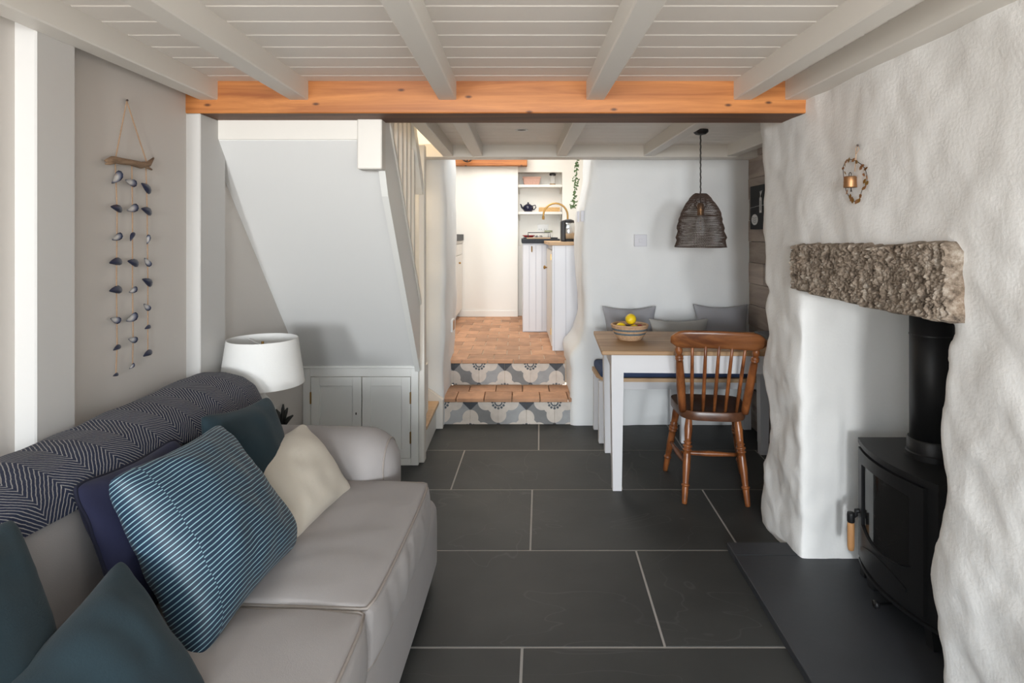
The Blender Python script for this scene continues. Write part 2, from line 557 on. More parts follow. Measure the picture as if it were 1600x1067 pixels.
def herring_mat():
    m, nt, p = newmat('navy_herringbone_wool')
    L = nt.links.new
    tc = nd(nt, 'ShaderNodeTexCoord'); sp = nd(nt, 'ShaderNodeSeparateXYZ')
    L(tc.outputs['UV'], sp.inputs[0])          # UV in metres: x along the sofa, y over the back
    nz = nd(nt, 'ShaderNodeTexNoise'); nz.inputs['Scale'].default_value = 60; nz.inputs['Detail'].default_value = 2
    L(tc.outputs['UV'], nz.inputs['Vector'])
    pp = nd(nt, 'ShaderNodeMath', operation='PINGPONG'); pp.inputs[1].default_value = .085
    L(sp.outputs['X'], pp.inputs[0])
    ad = nd(nt, 'ShaderNodeMath', operation='ADD')
    L(pp.outputs[0], ad.inputs[0]); L(sp.outputs['Y'], ad.inputs[1])
    mu = nd(nt, 'ShaderNodeMath', operation='MULTIPLY_ADD'); mu.inputs[1].default_value = 1/.0118
    L(ad.outputs[0], mu.inputs[0])
    ns = nd(nt, 'ShaderNodeMath', operation='MULTIPLY'); ns.inputs[1].default_value = .5
    L(nz.outputs['Fac'], ns.inputs[0]); L(ns.outputs[0], mu.inputs[2])
    fr = nd(nt, 'ShaderNodeMath', operation='FRACT'); L(mu.outputs[0], fr.inputs[0])
    r = nd(nt, 'ShaderNodeValToRGB')
    e = r.color_ramp.elements
    e[0].position = .60; e[0].color = (.006, .012, .040, 1)
    e[1].position = .73; e[1].color = (.36, .345, .33, 1)
    k = e.new(.81); k.color = (.36, .345, .33, 1)
    k = e.new(.94); k.color = (.008, .016, .052, 1)
    L(fr.outputs[0], r.inputs['Fac'])
    L(r.outputs['Color'], p.inputs['Base Color'])
    p.inputs['Roughness'].default_value = .95
    p.inputs['Sheen Weight'].default_value = .05
    n2 = nd(nt, 'ShaderNodeTexNoise'); n2.inputs['Scale'].default_value = 250
    L(tc.outputs['UV'], n2.inputs['Vector'])
    bp = nd(nt, 'ShaderNodeBump'); bp.inputs['Strength'].default_value = .6; bp.inputs['Distance'].default_value = .004
    L(n2.outputs['Fac'], bp.inputs['Height']); L(bp.outputs['Normal'], p.inputs['Normal'])
    return m


def cement_mat():
    """encaustic quatrefoil print; UV in tile units"""
    m, nt, p = newmat('encaustic_cement_print')
    L = nt.links.new
    tc = nd(nt, 'ShaderNodeTexCoord'); sp = nd(nt, 'ShaderNodeSeparateXYZ')
    L(tc.outputs['UV'], sp.inputs[0])
    def mth(op, a, b=None, c=None):
        n = nd(nt, 'ShaderNodeMath', operation=op)
        for i, v in enumerate((a, b, c)):
            if v is None: continue
            if isinstance(v, (int, float)): n.inputs[i].default_value = v
            else: L(v, n.inputs[i])
        return n.outputs[0]
    u, v = sp.outputs['X'], sp.outputs['Y']
    # rotate 45: s=(u+v)/2, t=(u-v)/2 -> lattice of even points is the integer lattice in (s,t)
    s = mth('MULTIPLY', mth('ADD', u, v), .5)
    t = mth('MULTIPLY', mth('SUBTRACT', u, v), .5)
    ds = mth('SUBTRACT', s, mth('ROUND', s))
    dt = mth('SUBTRACT', t, mth('ROUND', t))
    a = mth('ABSOLUTE', mth('ADD', ds, dt))        # offsets from the flower centre in u,v
    b = mth('ABSOLUTE', mth('SUBTRACT', ds, dt))
    def circ(cx, cy, r):
        dx = mth('SUBTRACT', a, cx); dy = mth('SUBTRACT', b, cy)
        return mth('LESS_THAN', mth('ADD', mth('MULTIPLY', dx, dx), mth('MULTIPLY', dy, dy)), r*r)
    fl = mth('MAXIMUM', mth('MAXIMUM', circ(.445, 0, .285), circ(0, .445, .285)), circ(0, 0, .455))
    r2 = mth('SQRT', mth('ADD', mth('MULTIPLY', a, a), mth('MULTIPLY', b, b)))
    ring = mth('MULTIPLY', mth('GREATER_THAN', r2, .10), mth('LESS_THAN', r2, .15))
    pet = mth('MAXIMUM', mth('MAXIMUM', circ(.215, 0, .045), circ(0, .215, .045)), mth('MAXIMUM', circ(.185, .11, .045), circ(.11, .185, .045)))
    dark1 = mth('MAXIMUM', ring, pet)
    # dark diamonds at the odd points
    s2 = mth('ADD', s, .5); t2 = mth('ADD', t, .5)
    ds2 = mth('SUBTRACT', s2, mth('ROUND', s2)); dt2 = mth('SUBTRACT', t2, mth('ROUND', t2))
    m2 = mth('MAXIMUM', mth('ABSOLUTE', ds2), mth('ABSOLUTE', dt2))
    dia = mth('LESS_THAN', m2, .145)
    # two greys alternate
    alt = mth('GREATER_THAN', mth('FRACT', mth('MULTIPLY', mth('FLOOR', mth('MULTIPLY', mth('ADD', u, .0), 1.0)), .5)), .25)
    def mix(f, c1, c2):
        n = nd(nt, 'ShaderNodeMix', data_type='RGBA')
        L(f, n.inputs[0])
        for i, c in ((6, c1), (7, c2)):
            if isinstance(c, tuple): n.inputs[i].default_value = c4(c)
            else: L(c, n.inputs[i])
        return n.outputs[2]
    g = mix(alt, (.33, .335, .34), (.20, .20, .20))
    c = mix(dia, g, (.045, .05, .06))
    c = mix(fl, c, (.60, .54, .48))
    c = mix(dark1, c, (.085, .10, .115))
    nz = nd(nt, 'ShaderNodeTexNoise'); nz.inputs['Scale'].default_value = 3; nz.inputs['Detail'].default_value = 8
    L(tc.outputs['UV'], nz.inputs['Vector'])
    hs = nd(nt, 'ShaderNodeHueSaturation')
    L(mth('ADD', mth('MULTIPLY', nz.outputs['Fac'], .5), .75), hs.inputs['Value'])
    L(c, hs.inputs['Color'])
    L(hs.outputs['Color'], p.inputs['Base Color'])
    p.inputs['Roughness'].default_value = .6
    return m


M['slate'] = slate_mat()
M['granite'] = granite_mat()
M['glass'] = glass_mat('clear_glass')
M['stove_glass'] = glass_mat('smoked_stove_glass', (.02, .02, .02), .03, .55)
M['stripe'] = stripe_mat()
M['herring'] = herring_mat()
M['cement'] = cement_mat()

# =================================================================== SETTING
ZC = 1.936          # plank ceiling
ZJ = 1.862          # underside of joists
BF, BR = 2.385, 2.595   # timber beam front/back
SK = .0345          # floor slabs are laid slightly out of square

# ---- floor: grout bed + single slabs
floor = tag(obj('floor', bx(-1.9, 1.9, -.8, 4.40, -.06, -.0016), M['grout']), kind='structure',
            label='dark grey slate flagged floor with pale joints')
G = .0035
rows = [(-.8, .766, (-1.3, -.2, .7)), (.766, 1.366, (-.9, .46)), (1.366, 1.966, (-.87, .031, .93)),
        (1.966, 2.569, (-.41, .494)), (2.569, 3.182, (-.85, .048, .937)), (3.182, 3.763, (-.378, .52, 1.42)),
        (3.763, 4.36, (-.82, .08, .98))]
for d0, d1, js in rows:
    js = [-1.85]+list(js)+[1.85]
    for a, b in zip(js, js[1:]):
        bm = B()
        sh = lambda D: SK*(D-2.569)
        poly = [(a+G+sh(d0), d0+G), (b-G+sh(d0), d0+G), (b-G+sh(d1), d1-G), (a+G+sh(d1), d1-G)]
        prism(bm, poly, -.03, random.uniform(-.0008, .0004), 'z')
        top = [e for e in bm.edges if all(v.co.z > -.02 for v in e.verts)]
        bmesh.ops.bevel(bm, geom=top, offset=.002, segments=1, affect='EDGES')
        obj('slate_slab', bm, M['slate'], floor)

# ---- ceiling: slab with tongue-and-groove boards and joists
ceiling = tag(obj('ceiling', bx(-1.5, 1.95, -.8, BR, ZC+.014, ZC+.08), M['ceiling']), kind='structure',
              label='white boarded cottage ceiling')
ceiling_b = obj('ceiling_slab', bx(-.51, 1.95, BR, 4.26, ZC+.014, ZC+.08), M['ceiling'], ceiling)


def boards(x0, x1, d0, d1, start):
    d = start
    W = .117
    while d < d1:
        a, b = max(d, d0), min(d+W, d1)
        if b-a > .02:
            bm = bx(x0, x1, a+.0012, b-.0012, ZC, ZC+.0155)
            es = [e for e in bm.edges if all(abs(v.co.z-ZC) < 1e-5 for v in e.verts) and abs(e.verts[0].co.y-e.verts[1].co.y) < 1e-6]
            bmesh.ops.bevel(bm, geom=es, offset=.0045, segments=1, affect='EDGES')
            obj('board', bm, M['ceiling'], ceiling)
        d += W


boards(-1.35, 1.2, -.8, BF+.01, 1.599-.117*21)
boards(-.51, 1.72, BR-.01, 4.24, 1.599+.117*8)
for x0, x1 in ((-1.255, -1.182), (-.901, -.827), (-.316, -.246), (.2636, .335), (.842, .914), (1.044, 1.14)):
    obj('joist', bx(x0, x1, -.8, BF+.012, ZJ, ZC+.01, bev=.004), M['paint'], ceiling)
for x0, x1 in ((-.5137, -.4445), (-.317, -.244), (.2525, .322), (.837, .905), (1.40, 1.47)):
    obj('joist', bx(x0, x1, BR-.012, 4.15, ZJ-.002, ZC+.01, bev=.004), M['paint'], ceiling)
obj('header_joist', bx(-.72, 1.62, 4.09, 4.24, ZJ-.008, ZC+.01, bev=.003), M['paint'], ceiling)

# ---- exposed timber beam
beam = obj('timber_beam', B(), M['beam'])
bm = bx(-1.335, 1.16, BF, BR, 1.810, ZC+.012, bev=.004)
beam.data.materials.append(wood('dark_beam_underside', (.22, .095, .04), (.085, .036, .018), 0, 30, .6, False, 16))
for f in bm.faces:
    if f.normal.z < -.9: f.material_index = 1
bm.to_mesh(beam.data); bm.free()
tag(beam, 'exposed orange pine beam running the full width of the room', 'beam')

# ---- left wall, posts
wall_left = tag(obj('wall_left', bx(-1.5, -1.308, -.8, 2.60, 0, ZC+.08), M['wall_left']), kind='structure',
                label='pale taupe wall behind the sofa')
bm = B()
prism(bm, [(-1.5, 2.60), (-1.295, 2.60), (-1.25, 3.55), (-1.25, 4.3), (-1.5, 4.3)], 0, 2.75, 'z')
obj('wall_panel', bm, M['wall_left'], wall_left)
for i, (d0, d1, zt) in enumerate(((1.577, 1.718, ZC), (BF+.004, BR, 1.811))):
    tag(obj('trim_%d' % (i+1), bx(-1.32, -1.253, d0, d1, 0, zt, bev=.004), M['post']), kind='structure',
        label=('white boxed post on the left wall nearest the camera', 'white boxed post under the left end of the pine beam')[i])

# ---- lumpy right wall with the fireplace opening (one plastered mass)
near_px = [(1494, 500), (1486, 515), (1471, 543), (1472, 580), (1470, 615), (1457, 649), (1464, 677), (1465, 716), (1478, 772), (1466, 805),
           (1464, 833), (1446, 870), (1447, 900), (1457, 951), (1468, 1018), (1465, 1062)]
XJ = 1.135
near_edge = []
for x, y in near_px:
    D = F*XJ/(x-CX)
    near_edge.append((H-(y-CY)*D/F, D))
near_edge = sorted(near_edge)
far_px = [(1196, 193), (1199, 218), (1201, 260), (1202, 307), (1199, 366), (1206, 378), (1205, 397), (1208, 432), (1212, 451), (1202, 479), (1207, 518),
          (1198, 573), (1204, 600), (1209, 621), (1208, 644), (1211, 661), (1207, 678), (1205, 695), (1200, 722), (1202, 740), (1199, 775), (1200, 813)]
XF = 1.165
far_edge = sorted([(H-(y-CY)*(F*XF/(x-CX))/F, F*XF/(x-CX)) for x, y in far_px])
bm = B()
zs = [-.04]+[.02+.03*i for i in range(37)]+[1.13]
poly = [(-.8, -.04)]+[(interp(near_edge, z), z) for z in zs]+[(-.8, 1.13)]
prism(bm, poly, 1.125, 1.80, 'x')
zs = [-.04]+[.02+.03*i for i in range(65)]
poly = [(2.445, -.04)]+[(interp(far_edge, z), z) for z in zs]+[(2.445, 1.97)]
prism(bm, poly, 1.135, 1.80, 'x')
prism(bm, [(-.8, 1.105), (2.80, 1.105), (2.80, 1.97), (-.8, 1.97)], 1.125, 1.80, 'x')
prism(bm, [(1.3, -.04), (2.7, -.04), (2.7, 1.3), (1.3, 1.3)], 1.69, 1.80, 'x')
zlump = lambda c: (1.2-.6*min(1, max(0, (c.z-.7)/.6)))*(1 if (c.x < 1.3) else .35)
wr = organic(bm, .017, 7, [(.019, .30), (.010, .11), (.004, .045)], 3.1, zlump)
wall_right = tag(obj_me('wall_right', wr, M['plaster'], smooth=True), kind='structure', label='lumpy whitewashed stone wall with the fireplace opening')

# ---- wall between dining corner and kitchen: two plastered masses either side of the opening
jr = [(907.6, 235), (907, 262), (905, 288), (899, 320), (894, 335), (893, 373), (894, 381), (895, 398), (896.5, 435), (898.7, 461), (897.8, 482), (894, 499),
      (889, 515.6), (880, 526), (876, 534), (875.3, 549)]
DJ = 4.95
jr_edge = sorted([(H-(y-CY)*DJ/F, (x-CX)*DJ/F) for x, y in jr])
bm = B()
zs = [.0+.04*i for i in range(68)]
poly = [(1.80, -.04)]+[(1.80, 2.70)]+[(interp(jr_edge, z)+(.012 if z > .4 else .03), z) for z in reversed(zs)]+[(.36, -.04)]
prism(bm, poly, 4.255, 4.97, 'y')
me = organic(bm, .025, 6, [(.02, .35), (.008, .12)], 9.2)
wall_back = tag(obj_me('wall_back', me, M['plaster_back'], smooth=True), kind='structure', label='white plastered wall behind the dining bench')
bm = B()
jl = [(0, -.525), (.4, -.52), (.8, -.515), (1.2, -.512), (1.5, -.508), (1.75, -.518), (2.7, -.52)]
poly = [(-1.5, -.04), (-1.5, 2.70)]+[(interp(jl, z), z) for z in reversed(zs)]+[(-.525, -.04)]
prism(bm, poly, 4.235, 4.97, 'y')
me = organic(bm, .025, 6, [(.018, .35), (.006, .12)], 5.7)
tag(obj_me('wall_stair', me, M['plaster_back'], smooth=True), kind='structure', label='white plastered wall beside the stairs and kitchen opening')

# ---- boarded side wall of the dining corner
wall_side = tag(obj('wall_boarded', bx(1.625, 1.80, 2.7, 4.40, 0, ZC+.08), M['black']), kind='structure', label='weathered grey boards lining the dining corner')
z = -.02
k = 0
while z < ZC:
    h = .145
    split = 3.55+.5*((k*37) % 10)/10
    for d0, d1 in ((2.72, split), (split, 4.33)):
        obj('board', bx(1.608-.003*((k*3) % 2), 1.628, d0+.001, d1-.001, max(z+.0015, 0), min(z+h-.0015, ZC), bev=.0015), M['greywood'], wall_side)
    z += h
    k += 1

# ---- stairwell enclosure (upper part seen between the spindles)
tag(obj('ceiling_stairwell', bx(-1.5, -.45, 2.4, 4.4, 2.75, 2.8), M['kitchen_white']), kind='structure', label='ceiling above the stairwell')
tag(obj('wall_landing', bx(-1.5, -.45, 2.40, 2.45, ZC+.08, 2.75), M['kitchen_white']), kind='structure', label='wall above the stairwell opening')
tag(obj('wall_stairwell_side', bx(-.47, -.43, 2.45, 4.3, ZC+.08, 2.75), M['kitchen_white']), kind='structure', label='upper stairwell side wall')

# =================================================================== KITCHEN SHELL
ZK = .376
kf = tag(obj('floor_kitchen', bx(-1.25, .95, 4.66, 7.4, .2, ZK-.006), M['grout_warm']), kind='structure', label='terracotta tiled kitchen floor')
TS = .197
r = 0
d = 4.66
while d < 7.14:
    off = -.03 if r % 2 else .068
    x = -1.25+off-TS
    while x < .9:
        a, b = max(x, -1.25), min(x+TS, .9)
        if b-a > .03:
            obj('terracotta_tile', bx(a+.003, b-.003, d+.003, d+TS-.003, ZK-.02, ZK+random.uniform(-.001, .001), bev=.002), M['terracotta'], kf)
        x += TS
    d += TS
    r += 1
tag(obj('wall_kitchen_left', bx(-1.3, -1.25, 4.9, 7.4, ZK, 2.76), M['kitchen_white']), kind='structure', label='white kitchen wall on the left')
tag(obj('wall_kitchen_right', bx(.88, .93, 4.9, 7.4, ZK, 2.76), M['kitchen_white']), kind='structure', label='white kitchen wall on the right')
tag(obj('ceiling_kitchen', bx(-1.3, .95, 4.25, 7.45, 2.76, 2.82), M['kitchen_white']), kind='structure', label='white kitchen ceiling')
bm = B()      # back wall with the shelf recess
YB = 7.15
box(bm, -1.25, -.015, YB, 7.40, ZK, 2.76)
box(bm, .508, .90, YB, 7.40, ZK, 2.76)
box(bm, -.015, .508, YB, 7.40, 2.065, 2.76)
box(bm, -.015, .508, YB, 7.40, ZK, 1.20)
box(bm, -.015, .508, 7.33, 7.40, 1.20, 2.065)
wk = tag(obj('wall_kitchen_back', bm, M['kitchen_white']), kind='structure', label='white kitchen back wall with a shelved recess')
tag(obj('wall_kitchen_partition', bx(-.78, -.012, 7.085, YB, ZK, 2.14, bev=.003), M['kitchen_white']), kind='structure', label='plain white kitchen partition under the short orange lintel')
tag(obj('baseboard_kitchen', bx(-.70, -.012, 7.072, 7.085, ZK, ZK+.07, bev=.002), M['kitchen_white']), kind='structure', label='low white skirting on the kitchen partition')
lint = obj('kitchen_lintel', bx(-.80, .094, 7.0, 7.15, 2.125, 2.27, bev=.005), M['beam'])
tag(lint, 'short orange pine lintel above the white kitchen partition', 'beam')
obj('bolt_head', lathe(B(), [(.008, 0), (.008, .004), (.004, .006)], (0, 0, 0), 10), M['nail'], lint)
b_ = lint.children[0]
b_.matrix_parent_inverse = Matrix.Identity(4)
b_.rotation_euler = (PI/2, 0, 0)
b_.location = (.035, 7.0, 2.205)

# =================================================================== TILED STEPS UP TO THE KITCHEN
steps = thing('tiled_steps', (-.08, 4.3, 0), 'two steps up to the kitchen with terracotta treads and patterned grey cement tile risers', 'steps')
obj('step_core', bx(-.515, .345, 4.285, 4.66, .0, .155), M['grout_warm'], steps)
obj('step_core', bx(-.505, .335, 4.662, 4.70, .0, .345), M['grout_warm'], steps)


def riser_tiles(yf, z0, z1, x0, x1, uoff, voff):
    x = x0
    T = .197
    first = math.floor((x0+uoff)/T)*T-uoff
    a = first
    while a < x1-.01:
        p, q = max(a, x0), min(a+T, x1)
        if q-p > .01:
            bm = bx(p+.0008, q-.0008, yf, yf+.012, z0, z1)
            uv = bm.loops.layers.uv.new('UVMap')
            for f in bm.faces:
                for l in f.loops:
                    l[uv].uv = ((l.vert.co.x+uoff)/T, (l.vert.co.z+voff)/T)
            obj('cement_tile', bm, M['cement'], steps)
        a += T


# flower centres hang at the top of each riser
riser_tiles(4.272, .001, .155, -.53, .362, .145, -.155+.394)
riser_tiles(4.650, .186, .345, -.525, .352, .145+.197*.82, -.345+.394)
for zt, d0, rws, x0, x1 in ((.184, 4.262, 2, -.535, .372), (.376, 4.638, 1, -.53, .36)):
    for r in range(rws):
        off = .03 if r % 2 else .105
        x = x0-off
        dep = .195 if rws == 2 else .05
        while x < x1:
            a, b = max(x, x0), min(x+.197, x1)
            if b-a > .02:
                obj('tread_tile', bx(a+.0025, b-.0025, d0+r*dep+.001, d0+(r+1)*dep-.0025, zt-.027, zt+random.uniform(-.001, .001), bev=.004, seg=2),
                    M['terracotta'], steps)
            x += .197

# =================================================================== STAIRCASE
stair = thing('staircase', (-.9, 3.4, 0), 'white painted staircase seen from its sloping underside, with spindles and newel post', 'staircase')
SX0, SX1 = -1.25, -.58
zs0 = lambda D: .56+1.187*(3.52-D)
bm = B()
prism(bm, [(2.538, zs0(2.538)), (3.54, zs0(3.54)), (3.54, zs0(3.54)+.03), (2.57, zs0(2.57)+.05), (2.538, zs0(2.538)+.03)], SX0-.04, SX1, 'x')
obj('soffit', bm, M['soffit'], stair)
bm = B()
prism(bm, [(2.585, 1.612), (2.65, 1.50), (3.50, .545), (3.50, .93), (2.66, 1.825), (2.585, 1.825)], SX1-.018, SX1+.010, 'x')
obj('stringer', bm, M['joinery'], stair)
capb = B()
prism(capb, [(2.66, 1.825), (3.50, .93), (3.50, .955), (2.68, 1.828)], SX1-.026, SX1+.018, 'x')
obj('stringer_cap', capb, M['paint'], stair)
obj('header_board', bx(SX0-.005, SX1+.005, 2.532, 2.562, 1.729, 1.825, bev=.002), M['paint'], stair)
obj('bracket_block', bx(-.67, SX1+.012, 2.515, 2.59, 1.605, 1.825, bev=.004), M['paint'], stair)
for k in range(6):
    D = 2.755+.112*k
    zb = .955+(3.50-D)*1.065
    obj('spindle', bx(SX1-.019, SX1+.011, D-.016, D+.016, zb-.03, 2.3-.0*k, bev=.003), M['paint'], stair)
hr = [Vector((SX1+.005, 3.52, 1.60)), Vector((SX1+.005, 3.47, 1.66)), Vector((SX1+.005, 3.20, 1.955)), Vector((SX1+.005, 2.85, 2.33))]
bm = B()
prism(bm, [(3.535, 1.575), (3.545, 1.60), (3.535, 1.64), (3.50, 1.69), (2.85, 2.40), (2.85, 2.31), (3.47, 1.60), (3.51, 1.565)], SX1-.028, SX1+.024, 'x')
obj('handrail', bm, M['joinery'], stair)
obj('newel_post', bx(-.587, -.553, 3.552, 3.62, 0, 1.86, bev=.003), M['paint'], stair)
# bottom winder steps entered from the room side
obj('riser', bx(-1.2, -.570, 3.64, 4.20, 0, .165), M['joinery'], stair)
obj('tread', bx(-1.2, -.550, 3.63, 4.215, .165, .19, bev=.004), M['pine_edge'], stair)
bm = B()
prism(bm, [(-1.2, .36), (-.80, .19), (-.80, .55), (-1.2, .55)], 3.64, 4.2, 'y')
obj('winder', bx(-1.2, -.80, 3.64, 4.215, .19, .37), M['joinery'], stair)
bm.free()
bm = B()
prism(bm, [(-.64, .0), (-.524, .0), (-.524, .195), (-.60, .25), (-.70, .315), (-.70, .19), (-.64, .19)], 4.175, 4.225, 'y')
obj('wall_string', bm, M['paint'], stair)

# =================================================================== CUPBOARD UNDER THE STAIRS
cup = thing('under_stair_cupboard', (-.91, 3.5, 0), 'low white two-door cupboard built in under the stairs', 'cupboard')
CD = 3.51
cpx = lambda x: (x-CX)*CD/F
cpz = lambda y: H-(y-CY)*CD/F
fx0, fx1 = cpx(473), cpx(653.5)
d1a, d1b, d2a, d2b = cpx(485.7), cpx(564.8), cpx(565.6), cpx(641.5)
dz0, dz1 = cpz(716), cpz(589)
bm = B()
box(bm, fx0, d1a-.002, CD, CD+.03, 0, cpz(575), bev=.002)
box(bm, d2b+.002, fx1, CD, CD+.03, 0, cpz(575), bev=.002)
box(bm, d1a-.002, d2b+.002, CD, CD+.03, dz1+.002, cpz(575), bev=.002)
box(bm, d1a-.002, d2b+.002, CD, CD+.03, 0, dz0-.002, bev=.002)
obj('face_frame', bm, M['joinery'], cup)
obj('top_moulding', bx(fx0-.004, fx1+.004, CD-.012, CD+.03, cpz(575), cpz(571.5), bev=.003), M['joinery'], cup)
obj('carcass', bx(fx0, fx1-.01, CD+.03, CD+.45, 0, .50), M['joinery'], cup)
for s, (a, b) in enumerate(((d1a, d1b), (d2a, d2b))):
    bm = B()
    sw = .052
    box(bm, a+.001, a+sw, CD-.002, CD+.02, dz0, dz1, bev=.0015)
    box(bm, b-sw, b-.001, CD-.002, CD+.02, dz0, dz1, bev=.0015)
    box(bm, a+sw, b-sw, CD-.002, CD+.02, dz1-sw, dz1, bev=.0015)
    box(bm, a+sw, b-sw, CD-.002, CD+.02, dz0, dz0+sw, bev=.0015)
    door = obj('cupboard_door', bm, M['joinery'], cup)
    obj('door_panel', bx(a+sw-.004, b-sw+.004, CD+.008, CD+.016, dz0+sw-.004, dz1-sw+.004), M['joinery'], door)
    hx = a if s == 0 else b
    for zz in (dz1-.12, dz0+.12):
        obj('hinge', bx(hx-.004, hx+.004, CD-.008, CD+.002, zz-.034, zz+.034, bev=.001), M['brass'], door)
    if s == 0:
        bm = lathe(B(), [(.006, 0), (.006, .002)], (0, 0, 0), 10)
        for v in bm.verts:
            v.co = Vector((v.co.x*.6+cpx(556.5), CD-.002-v.co.z, v.co.y*1.3+cpz(646)))
        obj('keyhole', bm, M['nail'], door)

# =================================================================== KITCHEN FURNITURE
# unit facing the room
ua = thing('kitchen_unit', (.17, 6.4, ZK), 'white kitchen unit facing the room under the black worktop', 'cabinet')
obj('body', bx(.036, .40, 5.975, 7.08, ZK, 1.245), M['kitchen_unit'], ua)
da = obj('unit_door', bx(.04, .27, 5.955, 5.974, ZK+.01, 1.235, bev=.002), M['kitchen_unit'], ua)
for xx in (.10, .165, .225):
    obj('bead', bx(xx-.002, xx+.002, 5.951, 5.956, ZK+.02, 1.225), M['groove'], da)
obj('hook', tube(B(), [(.125, 5.955, 1.215), (.125, 5.935, 1.205), (.125, 5.93, 1.175), (.125, 5.945, 1.165)], .006, 8), M['brass'], da)
ub = thing('kitchen_unit', (.5, 5.5, ZK), 'white kitchen unit end panel beside the plastered wall under the wooden worktop', 'cabinet')
obj('body', bx(.285, .875, 5.022, 5.95, ZK, 1.243), M['kitchen_unit'], ub)
pb = obj('end_panel', bx(.274, .86, 5.005, 5.022, ZK, 1.243, bev=.001), M['kitchen_unit'], ub)
for xx in (.29, .385, .48):
    obj('bead', bx(xx-.002, xx+.002, 5.001, 5.006, ZK, 1.24), M['groove'], pb)
db = obj('unit_door', bx(.268, .285, 5.05, 5.90, ZK+.03, 1.20, bev=.002), M['paint'], ub)
obj('door_knob', lathe(B(), [(.006, 0), (.007, .014), (.017, .02), (.018, .03), (.008, .036)], (0, 0, 0), 12), M['brass'], db)
kn = db.children[0]
kn.matrix_parent_inverse = Matrix.Identity(4)
kn.rotation_euler = (0, -PI/2, 0)
kn.location = (.268, 5.80, 1.02)
for zz in (.50, 1.12):
    obj('hinge', bx(.262, .270, 5.055, 5.075, zz, zz+.05), M['brass'], db)
wt = obj('black_worktop', bx(.026, .40, 5.93, 7.14, 1.246, 1.29, bev=.004), M['worktop'])
tag(wt, 'black granite worktop carrying the hob in the kitchen', 'worktop')
wt2 = obj('wooden_worktop', bx(.243, .875, 4.99, 5.928, 1.244, 1.272, bev=.003), M['pine_edge'])
tag(wt2, 'pale wooden worktop beside the kettle', 'worktop')
uc = thing('kitchen_unit', (-.95, 6.2, ZK), 'white kitchen unit on the left behind the plastered jamb under a black top', 'cabinet')
obj('body', bx(-1.245, -.675, 5.3, 7.08, ZK+.08, 1.235), M['kitchen_white'], uc)
obj('plinth', bx(-1.24, -.72, 5.3, 7.07, ZK, ZK+.08), M['kitchen_unit'], uc)
obj('wood_rail', bx(-1.245, -.655, 5.3, 7.08, 1.236, 1.262), M['paint'], uc)
for d0, d1 in ((5.32, 5.9), (5.91, 6.5), (6.51, 7.07)):
    dr = obj('unit_door', bx(-.675, -.66, d0, d1, ZK+.10, 1.10, bev=.002), M['kitchen_white'], uc)
    obj('unit_knob', rbox(-.66, -.635, (d0+d1)/2-.15, (d0+d1)/2-.128, 1.01, 1.032, .01, 4), M['brass'], dr)
    obj('drawer', bx(-.675, -.66, d0, d1, 1.11, 1.225, bev=.002), M['kitchen_white'], uc)
tag(obj('black_worktop', bx(-1.245, -.645, 5.3, 7.08, 1.264, 1.336, bev=.003), M['worktop']), 'thick black worktop on the left kitchen unit', 'worktop')

# shelves and what stands on them
pk = lambda x, D: (x-CX)*D/F
pz = lambda y, D: H-(y-CY)*D/F
for lab, z in (('upper white shelf in the kitchen recess', pz(289, 7.2)), ('lower white shelf in the kitchen recess', pz(331, 7.2))):
    sh = thing('wall_shelf', (.25, 7.24, z-.02), lab, 'shelf', 'shelves in the kitchen recess')
    obj('shelf_board', bx(-.012, .505, 7.145, 7.328, z-.03, z, bev=.002), M['kitchen_white'], sh)
    for xx in (-.004, .485):
        bm = B()
        prism(bm, [(7.17, z-.03), (7.32, z-.03), (7.32, z-.10)], xx, xx+.015, 'x')
        obj('shelf_bracket', bm, M['kitchen_white'], sh)
ZS1, ZS2 = pz(289, 7.2), pz(331, 7.2)
bk = thing('woven_basket', (.15, 7.24, ZS1), 'small pink woven basket on the upper kitchen shelf', 'basket')
bm = B()
prism(bm, [(.062, 0), (.238, 0), (.255, .088), (.045, .088)], 7.18, 7.30, 'y')
for v in bm.verts: v.co.z += ZS1
bmesh.ops.bevel(bm, geom=bm.edges[:], offset=.006, segments=2, affect='EDGES')
obj('basket_body', bm, M['pink'], bk)
bm = B()
for k in range(2):
    tube(bm, [(.045, 7.18, ZS1+.08+.012*k), (.255, 7.18, ZS1+.08+.012*k), (.255, 7.30, ZS1+.08+.012*k), (.045, 7.30, ZS1+.08+.012*k)], .006, 6, True)
obj('basket_rim', bm, M['pink'], bk)
cf = thing('cafetiere', (.40, 7.24, ZS1), 'glass coffee press with black lid on the upper kitchen shelf', 'coffee press')
obj('glass_beaker', lathe(B(), [(.03, .012), (.03, .125)], (.40, 7.24, ZS1), 16, False, False), M['glass'], cf)
obj('lid', lathe(B(), [(.036, .115), (.038, .135), (.030, .142), (.006, .146)], (.40, 7.24, ZS1), 16), M['black'], cf)
obj('base_ring', lathe(B(), [(.036, 0), (.036, .014), (.03, .016)], (.40, 7.24, ZS1), 16), M['brass'], cf)
obj('plunger_rod', tube(B(), [(.40, 7.24, ZS1+.14), (.40, 7.24, ZS1+.16)], .004, 8), M['steel'], cf)
bm = B()
for k in range(3):
    a = 2*PI*k/3+.4
    tube(bm, [(.40+.032*math.cos(a), 7.24+.032*math.sin(a), ZS1+.01), (.40+.032*math.cos(a), 7.24+.032*math.sin(a), ZS1+.12)], .003, 6)
obj('frame', bm, M['steel'], cf)
tp = thing('teapot', (.108, 7.24, ZS2), 'navy glazed teapot on the lower kitchen shelf', 'teapot')
c = (.108, 7.22, ZS2)
obj('pot_body', lathe(B(), [(.03, 0), (.045, .004), (.062, .03), (.064, .05), (.055, .072), (.035, .086), (.012, .09)], c, 24), M['teapot'], tp, True)
